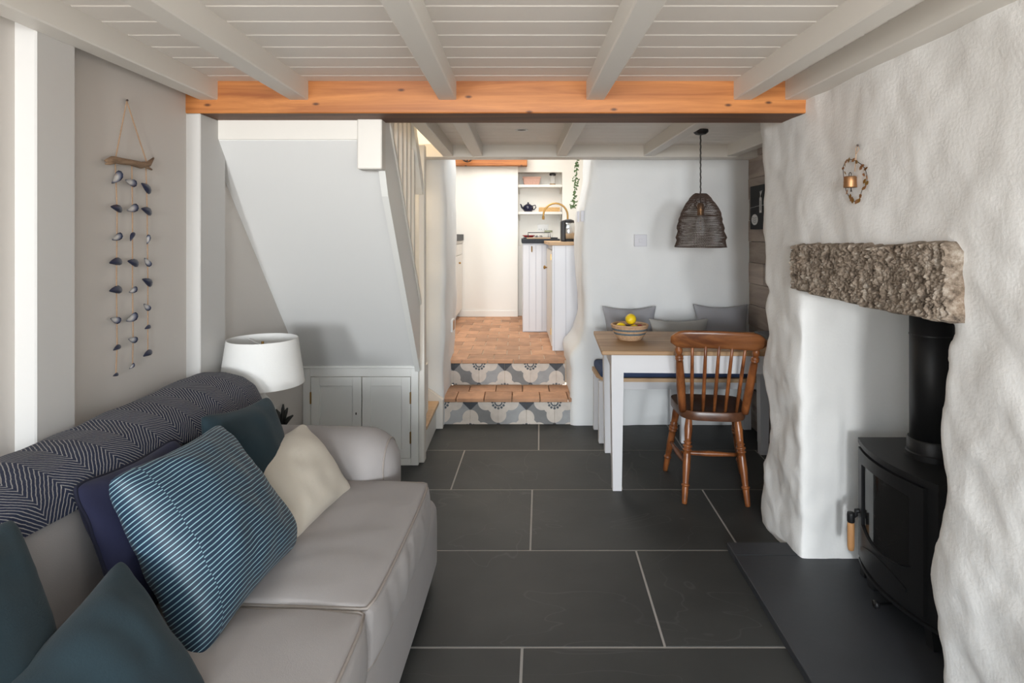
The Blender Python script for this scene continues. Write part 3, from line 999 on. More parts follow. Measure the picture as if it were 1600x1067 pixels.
obj('lid', lathe(B(), [(.035, .084), (.02, .095), (.008, .098), (.012, .108), (.008, .115)], c, 16), M['teapot'], tp, True)
obj('spout', tube(B(), [(c[0]-.05, c[1], ZS2+.035), (c[0]-.075, c[1], ZS2+.055), (c[0]-.085, c[1], ZS2+.085), (c[0]-.095, c[1], ZS2+.092)], [.014, .011, .008, .006], 10), M['teapot'], tp, True)
obj('handle', tube(B(), [(c[0]+.05, c[1], ZS2+.025), (c[0]+.075, c[1], ZS2+.03), (c[0]+.092, c[1], ZS2+.055), (c[0]+.085, c[1], ZS2+.08), (c[0]+.052, c[1], ZS2+.072)], .006, 8), M['teapot'], tp, True)
tr = thing('wicker_tray', (.36, 7.24, ZS2), 'pale wicker tray on the lower kitchen shelf', 'tray')
bm = B()
box(bm, .245, .475, 7.17, 7.31, ZS2, ZS2+.012)
for k in range(4):
    z = ZS2+.008+.013*k
    tube(bm, [(.24, 7.165, z), (.48, 7.165, z), (.48, 7.315, z), (.24, 7.315, z)], .0068, 6, True)
obj('tray_weave', bm, M['wicker_pale'], tr)

# hob, pan, jar, chopping board, socket
hob = thing('gas_hob', (.22, 6.5, 1.29), 'black gas hob with wire pan support on the kitchen worktop', 'hob')
obj('hob_plate', bx(.045, .39, 6.10, 6.62, 1.291, 1.303, bev=.003), M['black'], hob)
bm = B()
for d in (6.15, 6.55):
    tube(bm, [(.095, d, 1.303), (.095, d, 1.352), (.315, d, 1.352), (.315, d, 1.303)], .004, 6)
for x in (.10, .17, .24, .31):
    tube(bm, [(x, 6.15, 1.352), (x, 6.55, 1.352)], .004, 6)
obj('pan_support', bm, M['black'], hob)
for d in (6.22, 6.46):
    obj('burner', lathe(B(), [(.04, 0), (.04, .014), (.028, .022)], (.205, d, 1.303), 16), M['steel'], hob)
rp = thing('red_dish', (.09, 6.84, 1.29), 'shallow red dish on the kitchen worktop', 'dish')
obj('dish_body', lathe(B(), [(.03, 0), (.035, .004), (.075, .032), (.07, .034), (.03, .01)], (.11, 6.86, 1.291), 24), M['red'], rp, True)
cb = obj('chopping_board', bx(.075, .31, 5.965, 6.085, 1.2905, 1.301, bev=.003), M['pine_edge'])
tag(cb, 'thin wooden board in front of the hob', 'chopping board')
jar = thing('glass_jar', (.34, 6.95, 1.29), 'clear glass jar with a lid behind the hob', 'jar')
obj('jar_body', lathe(B(), [(.045, 0), (.052, .01), (.052, .055), (.042, .068)], (.335, 6.95, 1.2905), 20, True, False), M['glass'], jar, True)
obj('jar_lid', lathe(B(), [(.046, .068), (.046, .088), (.04, .09)], (.335, 6.95, 1.2905), 20), plain('green_lid', (.30, .33, .22), .4), jar)
so = thing('double_socket', (.28, 7.33, 1.42), 'white double power socket under the kitchen shelves', 'socket')
obj('socket_plate', bx(pk(840, 7.3), pk(857, 7.3), 7.320, 7.330, pz(361, 7.3), pz(350.5, 7.3), bev=.002), M['white_plastic'], so)
for xx in (pk(843.5, 7.3), pk(852, 7.3)):
    s_ = obj('switch_rocker', bx(xx, xx+.01, 7.317, 7.321, pz(354.5, 7.3), pz(352.5, 7.3)), M['white_plastic'], so)
    for q in (-.012, .012):
        obj('pin_hole', bx(xx+.005+q-.003, xx+.005+q+.003, 7.3185, 7.3205, pz(359, 7.3), pz(357.5, 7.3)), M['print_grey'], so)

# kettle, tap, ivy
kt = thing('electric_kettle', (.41, 5.25, 1.272), 'tall black and steel kettle on the wooden worktop', 'kettle')
kc = (.425, 5.22, 1.272)
bm = B()
box(bm, .357, .395, 5.16, 5.28, 1.272, 1.452, bev=.012, seg=3)
obj('kettle_handle', bm, M['black'], kt)
obj('kettle_body', lathe(B(), [(.062, .012), (.058, .10), (.050, .165)], kc, 24), M['steel'], kt, True)
obj('kettle_lid', lathe(B(), [(.051, .165), (.046, .182), (.02, .192)], kc, 24), M['black'], kt)
obj('kettle_base', lathe(B(), [(.066, 0), (.066, .012)], kc, 24), M['black'], kt)
tap = thing('swan_neck_tap', (.42, 5.45, 1.272), 'brass swan-neck tap arching over the worktop', 'tap')
DT = 5.45
pts = [Vector((pk(886, DT), DT, 1.272)), Vector((pk(887, DT), DT, pz(350, DT)))]
cxp, rr = (pk(849, DT)+pk(887, DT))/2, (pk(887, DT)-pk(849, DT))/2
for k in range(13):
    a = PI*k/12
    pts.append(Vector((cxp+rr*math.cos(a), DT, pz(337, DT)+rr*1.02*math.sin(a))))
pts.append(Vector((cxp-rr, DT, pz(340, DT))))
obj('spout_pipe', tube(B(), pts, .0085, 12), M['brass'], tap, True)
obj('spout_tip', tube(B(), [Vector((cxp-rr, DT, pz(338, DT))), Vector((cxp-rr-.001, DT, pz(343, DT)))], .0115, 12), M['brass'], tap)
obj('tap_base', lathe(B(), [(.022, 0), (.02, .012), (.012, .02)], (pk(886, DT), DT, 1.272), 16), M['brass'], tap)
ivy = thing('hanging_ivy', (.46, 5.0, 1.9), 'thin trailing ivy hanging beside the kitchen opening', 'plant')
IV = 5.0
ipts = [pt(902, 246, IV), pt(901, 262, IV), pt(899.5, 280, IV), pt(898, 300, IV), pt(896, 318, IV), pt(895, 326, IV)]
obj('stem', tube(B(), ipts, .0018, 6), M['leaf'], ivy)
bm = B()
for k in range(95):
    t = random.random()**.9
    q = t*(len(ipts)-1)
    i = min(int(q), len(ipts)-2)
    p = ipts[i].lerp(ipts[i+1], q-i)+Vector((random.gauss(0, .013), random.gauss(0, .012), random.gauss(0, .004)))
    u = Vector((random.gauss(0, 1), random.gauss(0, .4), random.gauss(0, 1))).normalized()*random.uniform(.008, .014)
    vv = u.cross(Vector((random.gauss(0, .3), 1, random.gauss(0, .3)))).normalized()*u.length*.75
    vs = [bm.verts.new(p+a) for a in (-u, vv*.9, u, -vv*.9)]
    bm.faces.new(vs)
tag(obj('leaves', bm, M['leaf'], ivy), kind='stuff')
obj('ivy_hook', tube(B(), [pt(902, 247, IV), pt(903, 245.5, IV), pt(903, 245.5, IV)+Vector((.05, -.06, 0))], .0035, 8), M['nail'], ivy)
# caged globe light in front of the kitchen lintel
gl = thing('caged_pendant', pt(730, 240, 6.85), 'round black wire caged globe light in front of the kitchen lintel', 'pendant lamp')
gc = pt(730, 244, 6.85)
R_ = .066
bm = B()
for k in range(4):
    a = PI*k/4+.2
    tube(bm, [gc+Vector((R_*math.cos(t)*math.cos(a), R_*math.cos(t)*math.sin(a), R_*math.sin(t))) for t in [2*PI*q/28 for q in range(28)]], .0042, 6, True)
tube(bm, [gc+Vector((R_*math.cos(t), R_*math.sin(t), 0)) for t in [2*PI*q/28 for q in range(28)]], .0042, 6, True)
obj('cage', bm, M['black'], gl)
bm = B(); bmesh.ops.create_uvsphere(bm, u_segments=20, v_segments=12, radius=.045, matrix=Matrix.Translation(gc))
obj('globe', bm, M['glass'], gl, True)
obj('cord', tube(B(), [gc+Vector((0, 0, .06)), Vector((gc.x, gc.y, 2.76))], .004, 8), M['cord'], gl)

# =================================================================== SWITCHES
def plate(name, x0, x1, y0, y1, D, mat, lab, rock=1, thick=.008, group=None):
    c0, c1 = pt(x0, y1, D), pt(x1, y0, D)
    t = thing(name, ((c0.x+c1.x)/2, D, c0.z), lab, 'switch' if 'switch' in name else 'socket', group)
    obj('face_plate', bx(c0.x, c1.x, D-thick, D+.012, c0.z, c1.z, bev=.002), mat, t)
    wdt = c1.x-c0.x
    for k in range(rock):
        xm = c0.x+wdt*(k+.5)/rock
        obj('rocker', bx(xm-wdt*.14, xm+wdt*.14, D-thick-.003, D-thick+.001, (c0.z+c1.z)/2-.013, (c0.z+c1.z)/2+.013, bev=.001), mat, t)
    return t


plate('light_switch', 991, 1010.5, 366.5, 385, 4.24, M['switch'], 'square pale lilac light switch above the grey bench cushions')
plate('light_switch', 901.5, 905.2, 330, 347, 4.30, M['switch'], 'narrow light switch nearest the kitchen opening', 1, .012)
plate('light_switch', 907.2, 912.2, 329, 346, 4.275, M['switch'], 'narrow light switch right of the one nearest the kitchen opening', 1, .012)
so = thing('wall_socket', (-.50, 4.62, .75), 'copper faced power socket low on the left kitchen jamb', 'socket')
a, b = pt(704.5, 513, 4.55), pt(711, 493, 4.78)
obj('face_plate', bx(-.515, -.497, 4.56, 4.68, .60, .69, bev=.002), M['white_plastic'], so)
obj('copper_insert', bx(-.497, -.494, 4.58, 4.67, .61, .68, bev=.001), M['copper'], so)
dl = thing('downlight', (.015, 3.5, ZC), 'small white recessed downlight in the dining corner ceiling', 'ceiling light')
obj('trim_ring', lathe(B(), [(.026, .002), (.030, -.003), (.036, -.004), (.038, .002)], (.015, 3.5, ZC), 24), M['white_plastic'], dl, True)
obj('lens', lathe(B(), [(.024, -.001), (.024, .003)], (.015, 3.5, ZC), 20), M['print_grey'], dl)

# =================================================================== DINING TABLE
tb = thing('dining_table', (1.0, 3.45, 0), 'dining table with oak top and pale grey tapered legs', 'table')
a0, a1 = (.426, 3.13), (.463, 3.775)
bm = B()
prism(bm, [(a0[0], a0[1]), (1.55, 3.085), (1.585, 3.73), (a1[0], a1[1])], .713, .735, 'z')
bmesh.ops.bevel(bm, geom=[e for e in bm.edges], offset=.003, segments=1, affect='EDGES')
obj('table_top', bm, M['oak'], tb)


def tleg(x, y, w=.063, wb=.046):
    bm = B()
    s = .5
    z1, z0 = .713, .0
    ps = []
    for z, ww in ((z1, w), (.60, w), (z0, wb)):
        ps.append([bm.verts.new((x+sx*ww/2, y+sy*ww/2, z)) for sx, sy in ((-1, -1), (1, -1), (1, 1), (-1, 1))])
    for p, q in zip(ps, ps[1:]):
        for k in range(4):
            bm.faces.new((p[k], p[(k+1) % 4], q[(k+1) % 4], q[k]))
    bm.faces.new(ps[0]); bm.faces.new(ps[-1][::-1])
    return obj('leg', bm, M['table_paint'], tb)


LP = [(.511, 3.185), (1.44, 3.15), (1.485, 3.70), (.548, 3.735)]
for p in LP: tleg(*p)
for i, (p, q) in enumerate(zip(LP, LP[1:]+LP[:1])):
    p, q = Vector(p), Vector(q)
    d = (q-p).normalized()
    n = Vector((d.y, -d.x))
    bm = B()
    aa, bb = p+d*.03+n*.022, q-d*.03+n*.022
    prism(bm, [tuple(aa), tuple(bb), tuple(bb-n*.02), tuple(aa-n*.02)], .615, .713, 'z')
    obj('apron', bm, M['table_paint'], tb)
gb = obj('grey_book', bx(1.40, 1.545, 3.42, 3.62, .7355, .760, bev=.003), M['book_grey'])
tag(gb, 'grey flat book lying on the right end of the dining table', 'book')
bb = obj('black_notebook', bx(1.46, 1.535, 3.24, 3.34, .7355, .752, bev=.003), M['black'])
tag(bb, 'small black notebook on the right end of the dining table', 'notebook')

# fruit basket
bs = thing('fruit_basket', (.625, 3.47, .735), 'round seagrass bowl with two blue bands on the dining table', 'basket')
bc = (.632, 3.475, .736)
prof = [(.060, .006), (.070, .016), (.077, .027), (.083, .038), (.088, .049), (.092, .060), (.096, .071), (.100, .082)]
bm, bm2 = B(), B()
for k, (r_, z_) in enumerate(prof):
    tgt = bm2 if k in (3, 5) else bm
    pts = [Vector((bc[0]+r_*math.cos(t), bc[1]+r_*math.sin(t), bc[2]+z_)) for t in [2*PI*q/40 for q in range(40)]]
    tube(tgt, pts, .0072, 8, True)
lathe(bm, [(.058, .001), (.062, .008)], bc, 32)
obj('bowl_weave', bm, M['wicker'], bs, True)
obj('blue_band', bm2, M['wicker_blue'], bs, True)


def lemon(name, c, rot, L, R, mat, lab, cat, group=None):
    bm = B()
    prof = [(-1, .0), (-.97, .06), (-.9, .16), (-.8, .45), (-.55, .78), (-.2, .97), (.2, .98), (.55, .8), (.8, .46), (.9, .18), (.98, .09), (1.03, .05)]
    pts = [Vector((t*L, 0, 0)) for t, r in prof]
    tube(bm, pts, [max(r*R, .0005) for t, r in prof], 18)
    o = obj(name, bm, mat, None, True)
    o.rotation_euler = rot
    o.location = c
    return tag(o, lab, cat, group)


lemon('lemon', (.636, 3.462, .852), (0, -.2, 1.0), .034, .031, M['lemon'], 'topmost lemon in the seagrass bowl', 'lemon', 'lemons in the bowl')
lemon('lemon', (.578, 3.448, .808), (0, .25, .3), .034, .027, M['lemon'], 'lemon at the left rim of the seagrass bowl', 'lemon', 'lemons in the bowl')
lemon('lemon', (.648, 3.425, .803), (0, 0, .2), .03, .024, M['lemon'], 'low lemon in front under the topmost lemon', 'lemon', 'lemons in the bowl')
rf = B()
bmesh.ops.create_uvsphere(rf, u_segments=18, v_segments=12, radius=.022, matrix=Matrix.Translation((.683, 3.43, .805)))
tag(obj('red_plum', rf, M['red'], None, True), 'small dark red fruit beside the lemons in the bowl', 'fruit')

# =================================================================== BENCH
bn = thing('bench', (1.05, 4.04, 0), 'low bench with white legs along the back wall behind the dining table', 'bench')
bm = B()
prism(bm, [(.545, 3.875), (1.595, 3.845), (1.595, 4.21), (.505, 4.215), (.507, 4.0)], .395, .418, 'z')
obj('seat_board', bm, M['pine_edge'], bn)
obj('front_rail', bx(.555, 1.59, 3.885, 3.905, .345, .395), M['table_paint'], bn)
for x in (.535, 1.06, 1.56):
    for y in (3.90, 4.17):
        obj('leg', bx(x-.025, x+.025, y-.02, y+.02, 0, .395, bev=.002), M['table_paint'], bn)
bcu = obj('bench_pad', rbox(.515, 1.59, 3.87, 4.20, .419, .475, .022, 12, wob=.003), M['seat_blue'], None, True)
tag(bcu, 'long navy blue seat pad on the bench', 'cushion')


def pillow(name, c, th, mat, lab, cat='cushion', n=22, pinch=.05, wr=.004, seed=0, group=None, piping=None, flat=.5, round_=.06, sag=0):
    """soft cushion from its four world corners: bottom-left, bottom-right, top-right, top-left"""
    c = [Vector(q) for q in c]
    bl, br, tr_, tl = c
    cen = (bl+br+tr_+tl)/4
    nrm = ((br-bl)+(tr_-tl)).cross((tl-bl)+(tr_-br)).normalized()
    if nrm.y > 0: nrm = -nrm
    me = bpy.data.meshes.new(name)
    verts, faces, uvs = [], [], []
    def P(s, t):
        # pull edge midpoints in -> dog-eared corners
        base = bl*(1-s)*(1-t)+br*s*(1-t)+tr_*s*t+tl*(1-s)*t
        es = 4*s*(1-s); et = 4*t*(1-t)
        du = ((br-bl)+(tr_-tl))/2; dv = ((tl-bl)+(tr_-br))/2
        base = base+du*((.5-s)*2*pinch*et*(1-es)*.9)+dv*((.5-t)*2*pinch*es*(1-et)*.9)
        # round the very corners
        k = max(0, abs(2*s-1)+abs(2*t-1)-1.72)/.28
        base = base.lerp(cen, k*k*round_)
        return base
    def T(s, t):
        g = max(0, 4*s*(1-s))*max(0, 4*t*(1-t))
        return th/2*(g**flat)
    idx = {}
    for side in (1, -1):
        for i in range(n+1):
            for j in range(n+1):
                s = .5-.5*math.cos(PI*i/n); t = .5-.5*math.cos(PI*j/n)
                edge = i in (0, n) or j in (0, n)
                if edge and side == -1:
                    idx[(side, i, j)] = idx[(1, i, j)]
                    continue
                p = P(s, t)
                d = T(s, t)
                q = p*7+Vector((seed*3.1, seed, 0))
                wz = wr*(noise.noise(q)+.6*noise.noise(q*2.2)-.9*max(0, .25-abs(noise.noise(q*1.3+Vector((5, 5, seed))))))
                if not edge: d += wz*min(1, d/(th*.2+1e-6))
                p = p+nrm*side*d
                p.z -= sag*(4*s*(1-s))*t*t
                if edge:
                    p += nrm*wz*.8
                idx[(side, i, j)] = len(verts)
                verts.append(p); uvs.append((s, t))
        for i in range(n):
            for j in range(n):
                f = [idx[(side, i, j)], idx[(side, i+1, j)], idx[(side, i+1, j+1)], idx[(side, i, j+1)]]
                faces.append(f if side == 1 else f[::-1])
    me.from_pydata(verts, [], faces)
    uv = me.uv_layers.new(name='UVMap')
    for p_ in me.polygons:
        for li in p_.loop_indices:
            uv.data[li].uv = uvs[me.loops[li].vertex_index]
    bmn = B(); bmn.from_mesh(me); bmesh.ops.recalc_face_normals(bmn, faces=bmn.faces[:]); bmn.to_mesh(me); bmn.free()
    o = obj_me(name, me, mat, None, True)
    tag(o, lab, cat, group)
    if piping:
        loop = [verts[idx[(1, i, 0)]] for i in range(n)]+[verts[idx[(1, n, j)]] for j in range(n)] + \
               [verts[idx[(1, n-i, n)]] for i in range(n)]+[verts[idx[(1, 0, n-j)]] for j in range(n)]
        obj('piping', tube(B(), loop, .0045, 6, True), piping, o, True)
    return o


def bench_pillow(x0, x1, y0, D, h, lab, mat, seed, lean=.08):
    zb = .478
    zt = H-(y0-CY)*(D+lean)/F
    xa, xb = (x0-CX)*(D+lean*.5)/F, (x1-CX)*(D+lean*.5)/F
    return pillow('bench_cushion', [(xa+.012, D, zb), (xb-.012, D, zb), (xb, D+lean, zt), (xa, D+lean, zt)], .11, mat, lab, seed=seed, pinch=.08,
                  group='grey cushions on the bench', piping=None, round_=.02)


bench_pillow(941, 1028, 477, 4.08, .3, 'grey square cushion at the left end of the bench', M['grey_fabric'], 1)
bench_pillow(1085, 1173, 474, 4.08, .3, 'grey square cushion at the right end of the bench beside the boards', M['grey_fabric'], 2)
bench_pillow(1014, 1109, 497, 3.97, .25, 'low stone grey cushion in the middle of the bench', M['grey_fabric2'], 3, .05)

# =================================================================== CHAIR
ch = thing('spindle_back_chair', (1.0, 3.21, 0), 'brown wooden spindle-back kitchen chair pulled up to the dining table', 'chair')
CR = Matrix.Translation((1.0, 3.205, 0)) @ Matrix.Rotation(math.radians(-8), 4, 'Z')
L_ = lambda x, y, z: CR @ Vector((x, y, z))
# seat
out = []
for k in range(48):
    a = 2*PI*k/48
    ca, sa = math.cos(a), math.sin(a)
    e = 2/4.2
    px = math.copysign(abs(ca)**e, ca); py = math.copysign(abs(sa)**e, sa)
    wdt = .178+.022*py
    out.append((px*wdt, py*.178))
bm = B()
nseg = len(out)
rings = []
for sc_, z in ((.93, .400), (.99, .402), (1.0, .408), (1.0, .440), (.985, .446), (.90, .447), (.55, .438), (.2, .434)):
    rings.append([bm.verts.new(L_(x*sc_, y*sc_, z)) for x, y in out])
for a_, b_ in zip(rings, rings[1:]):
    for k in range(nseg): bm.faces.new((a_[k], a_[(k+1) % nseg], b_[(k+1) % nseg], b_[k]))
bm.faces.new(rings[0][::-1]); bm.faces.new(rings[-1])
obj('seat', bm, M['chair_seat'], ch, True, 40)
legprof = [(0, .0120), (.03, .0135), (.10, .0150), (.19, .0165), (.200, .0165), (.205, .0205), (.222, .0205), (.227, .0150), (.235, .0150), (.30, .0165), (.42, .0195), (.56, .0185),
           (.600, .0165), (.604, .0225), (.622, .0225), (.626, .0165), (.640, .0165), (.644, .0235), (.668, .0235), (.672, .0165), (.690, .0165), (.694, .0205), (.706, .0205), (.710, .0160),
           (.76, .0175), (.86, .0205), (.96, .0165), (1, .0150)]
feet = {'bl': (-.152, -.215), 'br': (.152, -.205), 'fl': (-.205, .205), 'fr': (.212, .215)}
tops = {'bl': (-.118, -.125), 'br': (.118, -.125), 'fl': (-.145, .12), 'fr': (.145, .12)}
for k in feet:
    bm = turned(B(), L_(feet[k][0], feet[k][1], 0), L_(tops[k][0], tops[k][1], .408), legprof, 14)
    obj('leg', bm, M['chair'], ch, True)
legat = lambda k, t: L_(feet[k][0]+(tops[k][0]-feet[k][0])*t, feet[k][1]+(tops[k][1]-feet[k][1])*t, .408*t)
strp = [(0, .009), (.2, .011), (.5, .0155), (.8, .011), (1, .009)]
sl0, sl1 = legat('bl', .44), legat('fl', .44)
sr0, sr1 = legat('br', .44), legat('fr', .44)
obj('stretcher', turned(B(), sl0, sl1, strp, 10), M['chair'], ch, True)
obj('stretcher', turned(B(), sr0, sr1, strp, 10), M['chair'], ch, True)
obj('stretcher', turned(B(), sl0.lerp(sl1, .5), sr0.lerp(sr1, .5), strp, 10), M['chair'], ch, True)
# back posts, spindles and crest rail
postp = [(0, .0185), (.06, .0200), (.40, .0215), (.74, .0180), (.780, .0165), (.784, .0200), (.800, .0200), (.804, .0150), (.814, .0150), (.818, .0195), (.832, .0195), (.836, .0130),
         (.855, .0130), (.875, .0175), (.905, .0190), (.935, .0175), (.955, .0115), (1, .0115)]
PB = [(-.152, -.135), (.152, -.135)]
PT = [(-.188, -.275), (.180, -.275)]
for b0, t0 in zip(PB, PT):
    obj('back_post', turned(B(), L_(b0[0], b0[1], .44), L_(t0[0], t0[1], .80), postp, 14), M['chair'], ch, True)
for k in range(5):
    u = (k+1)/6
    xb = -.108+.216*k/4
    xt = -.125+.247*k/4
    bow = -.022*(1-((u-.5)*2)**2)
    obj('spindle', turned(B(), L_(xb, -.148+bow*.3, .44), L_(xt, -.283+bow, .805), [(0, .0075), (.3, .0095), (.7, .0085), (1, .0065)], 10), M['chair'], ch, True)
bm = B()
rings = []
NN = 28
for i in range(NN+1):
    s = -1+2*i/NN
    x = -.004+s*.222
    y = -.285-.022*(1-s*s)
    hh = .0455*(1-max(0, abs(s)-.72)**2/.0784*.62)
    zc_ = .830-.010*s*s-.004*s
    sec = []
    for q in range(12):
        a = 2*PI*q/12
        e = .7
        cy_, cz_ = math.cos(a), math.sin(a)
        yy = math.copysign(abs(cy_)**e, cy_)*.0125*(1 if abs(s) < .97 else .7)
        zz = math.copysign(abs(cz_)**e, cz_)*hh
        sec.append(bm.verts.new(L_(x, y+yy+zz*-.28, zc_+zz)))
    rings.append(sec)
for a_, b_ in zip(rings, rings[1:]):
    for q in range(12): bm.faces.new((a_[q], a_[(q+1) % 12], b_[(q+1) % 12], b_[q]))
bm.faces.new(rings[0][::-1]); bm.faces.new(rings[-1])
obj('crest_rail', bm, M['chair_crest'], ch, True)

# =================================================================== PENDANT LAMP
pl = thing('pendant_lamp', (1.045, 3.5, ZC), 'beehive shaped brown wire mesh pendant lamp over the dining table', 'pendant lamp')
PX, PY = 1.045, 3.5
obj('ceiling_rose', lathe(B(), [(.046, 0), (.046, -.012), (.030, -.026), (.010, -.030)], (PX, PY, ZC), 8), M['black'], pl)
cp = []
for k in range(40):
    z = ZC-.028-(ZC-.028-1.49)*k/39
    cp.append(Vector((PX+.0012*math.cos(k*1.9), PY+.0012*math.sin(k*1.9), z)))
obj('cord', tube(B(), cp, .0042, 8), M['cord'], pl)
obj('lamp_holder', lathe(B(), [(.010, .03), (.018, .022), (.020, -.005), (.017, -.028), (.019, -.035), (.019, -.042)], (PX, PY, 1.485), 16), M['copper'], pl, True)
obj('bulb', lathe(B(), [(.012, 1.443), (.020, 1.42), (.027, 1.395), (.029, 1.37), (.024, 1.345), (.012, 1.33), (.001, 1.327)], (PX, PY, 0), 18), M['glass'], pl, True)
fil = [Vector((PX+.006*math.cos(k*1.3), PY+.006*math.sin(k*1.3), 1.43-.07*k/16)) for k in range(17)]
obj('filament', tube(B(), fil, .0008, 5), M['brass'], pl)
pf = [(.032, 1.567), (.042, 1.560), (.050, 1.552), (.060, 1.540), (.066, 1.528), (.080, 1.512), (.092, 1.492), (.100, 1.478), (.111, 1.455), (.113, 1.44),
      (.121, 1.42), (.120, 1.405), (.128, 1.385), (.131, 1.368), (.126, 1.352), (.134, 1.332), (.141, 1.315), (.134, 1.300), (.138, 1.282), (.144, 1.262)]
ps = []
for (r0, z0), (r1, z1) in zip(pf, pf[1:]):
    ps += [(r0, z0), ((r0+r1)/2, (z0+z1)/2)]
ps.append(pf[-1])
bm = B()
NS = 96
rings = []
for q, (r_, z_) in enumerate(ps):
    rings.append([bm.verts.new((PX+(r_*(1+.02*math.sin(3*a+z_*40)))*math.cos(a), PY+r_*(1+.02*math.sin(2*a+z_*30))*math.sin(a), z_+.003*math.sin(2*a+1)))
                  for a in [2*PI*(k+.5*(q % 2))/NS for k in range(NS)]])
for a_, b_ in zip(rings, rings[1:]):
    for k in range(NS): bm.faces.new((a_[k], a_[(k+1) % NS], b_[(k+1) % NS], b_[k]))
ow = obj('wire_shade', bm, M['brown_wire'], pl)
wm = ow.modifiers.new('wire', 'WIREFRAME'); wm.thickness = .0031; wm.use_replace = True; wm.use_even_offset = False
bm = B()
for r_, z_ in ((.032, 1.567), (.144, 1.262), (.113, 1.44)):
    tube(bm, [Vector((PX+r_*math.cos(a), PY+r_*math.sin(a), z_)) for a in [2*PI*k/48 for k in range(48)]], .0022, 6, True)
for a in (0, PI/2, PI, 3*PI/2):
    tube(bm, [Vector((PX+r_*math.cos(a+.4), PY+r_*math.sin(a+.4), z_)) for r_, z_ in ((.032, 1.566), (.045, 1.50), (.018, 1.478))], .0018, 6)
obj('hoop', bm, M['brown_wire'], pl)

# =================================================================== CANVAS PICTURE
pc = thing('canvas_picture', (1.59, 4.0, 1.368), 'black canvas with white line drawing on the grey boards', 'picture')
XP = 1.568
obj('canvas', bx(XP, 1.604, 3.884, 4.125, 1.368, 1.657, bev=.002), M['canvas'], pc)
DW = lambda d, z: Vector((XP-.001, d, z))


def disc(cd, cz, rd, rz, mat, name, dx=0.0, n=28):
    bm = B()
    v0 = [bm.verts.new((XP-.0008-dx, cd+rd*math.cos(2*PI*k/n), cz+rz*math.sin(2*PI*k/n))) for k in range(n)]
    v1 = [bm.verts.new((XP-.0001, v.co.y, v.co.z)) for v in v0]
    bm.faces.new(v0)
    for k in range(n): bm.faces.new((v0[k], v0[(k+1) % n], v1[(k+1) % n], v1[k]))
    return obj(name, bm, mat, pc)


disc(4.045, 1.432, .055, .036, M['print_white'], 'round_badge')
for k in range(3):
    bm = tube(B(), [DW(4.083-.006*k, 1.447-.014*k)-Vector((.0008, 0, 0)), DW(4.045, 1.441-.014*k)-Vector((.0008, 0, 0)), DW(4.007+.006*k, 1.445-.014*k)-Vector((.0008, 0, 0))], .0016, 4)
    obj('badge_stroke', bm, M['print_grey'], pc)
bm = B()
box(bm, XP-.0009, XP, 3.93, 3.965, 1.475, 1.565, bev=.0003)
obj('drawn_body', bm, M['print_white'], pc)
disc(3.9475, 1.567, .0175, .010, M['print_white'], 'drawn_head', .0001)
obj('drawn_detail', bx(XP-.0016, XP-.0008, 3.942, 3.954, 1.49, 1.555), M['print_grey'], pc)
for k in range(4):
    obj('drawn_stroke', tube(B(), [DW(3.945+.003*k, 1.575), DW(3.957-.012*k, 1.615+.004*(k % 2))], .0012, 4), M['print_white'], pc)
obj('drawn_line', tube(B(), [DW(4.12, 1.512), DW(3.965, 1.522)], .0011, 4), M['print_white'], pc)
obj('drawn_line', tube(B(), [DW(3.93, 1.523), DW(3.89, 1.523)], .0011, 4), M['print_white'], pc)

# =================================================================== HEARTH, LINTEL, STOVE
hearth = thing('hearth_slab', (1.2, 1.9, 0), 'raised dark slate hearth slab in front of the stove', 'hearth')
ed = lambda D: .8816-.0345*(2.577-D)
for a, b in ((2.475, 2.577), (.9, 2.472)):
    bm = B()
    prism(bm, [(ed(a), a), (1.70, a), (1.70, b), (ed(b), b)], .0005, .03, 'z')
    bmesh.ops.bevel(bm, geom=[e for e in bm.edges if all(v.co.z > .02 for v in e.verts)], offset=.002, segments=1, affect='EDGES')
    obj('hearth_stone', bm, M['hearth'], hearth)

bm = B()
top = [(1243, 381), (1300, 381), (1360, 382), (1400, 381), (1450, 378), (1458, 374), (1478, 376), (1490, 395)]
bot = [(1240, 452), (1262, 458), (1300, 467), (1345, 478), (1400, 491), (1430, 494), (1475, 504), (1497, 503)]
XL = 1.10
def edgetab(px):
    t = []
    for x, y in px:
        D = F*XL/(x-CX)
        t.append((D, H-(y-CY)*D/F))
    return sorted(t)
tt, bt = edgetab(top), edgetab(bot)
D0, D1 = 1.545, 2.437
NI, NJ = 320, 80
grid = []
for i in range(NI+1):
    D = D0+(D1-D0)*i/NI
    row = []
    for j in range(NJ+1):
        za, zb = interp(bt, D), interp(tt, D)
        z = za+(zb-za)*j/NJ
        p = Vector((XL-.012, D, z))
        q = Vector((0, D*1.6, z*.75+D*.35))
        q2 = Vector((0, q.y*1.5, q.z*.8))
        d = .014*noise.noise(q*9)+.009*noise.noise(q2*24+Vector((4, 2, 1)))+.013*noise.noise(q2*62)+.011*noise.noise(q2*140)+.006*noise.noise(q*260)
        rim = min(1, min(i, NI-i)/5, min(j, NJ-j)/3.5)
        p.x += -d*(.4+.6*rim)+(1-rim)**2*.03
        p.y += .008*noise.noise(q*25+Vector((9, 9, 9)))
        p.z += .009*noise.noise(q*25+Vector((3, 9, 1)))
        row.append(bm.verts.new(p))
    grid.append(row)
back = [[bm.verts.new((1.30, r[0].co.y, r[0].co.z)), bm.verts.new((1.30, r[-1].co.y, r[-1].co.z))] for r in grid]
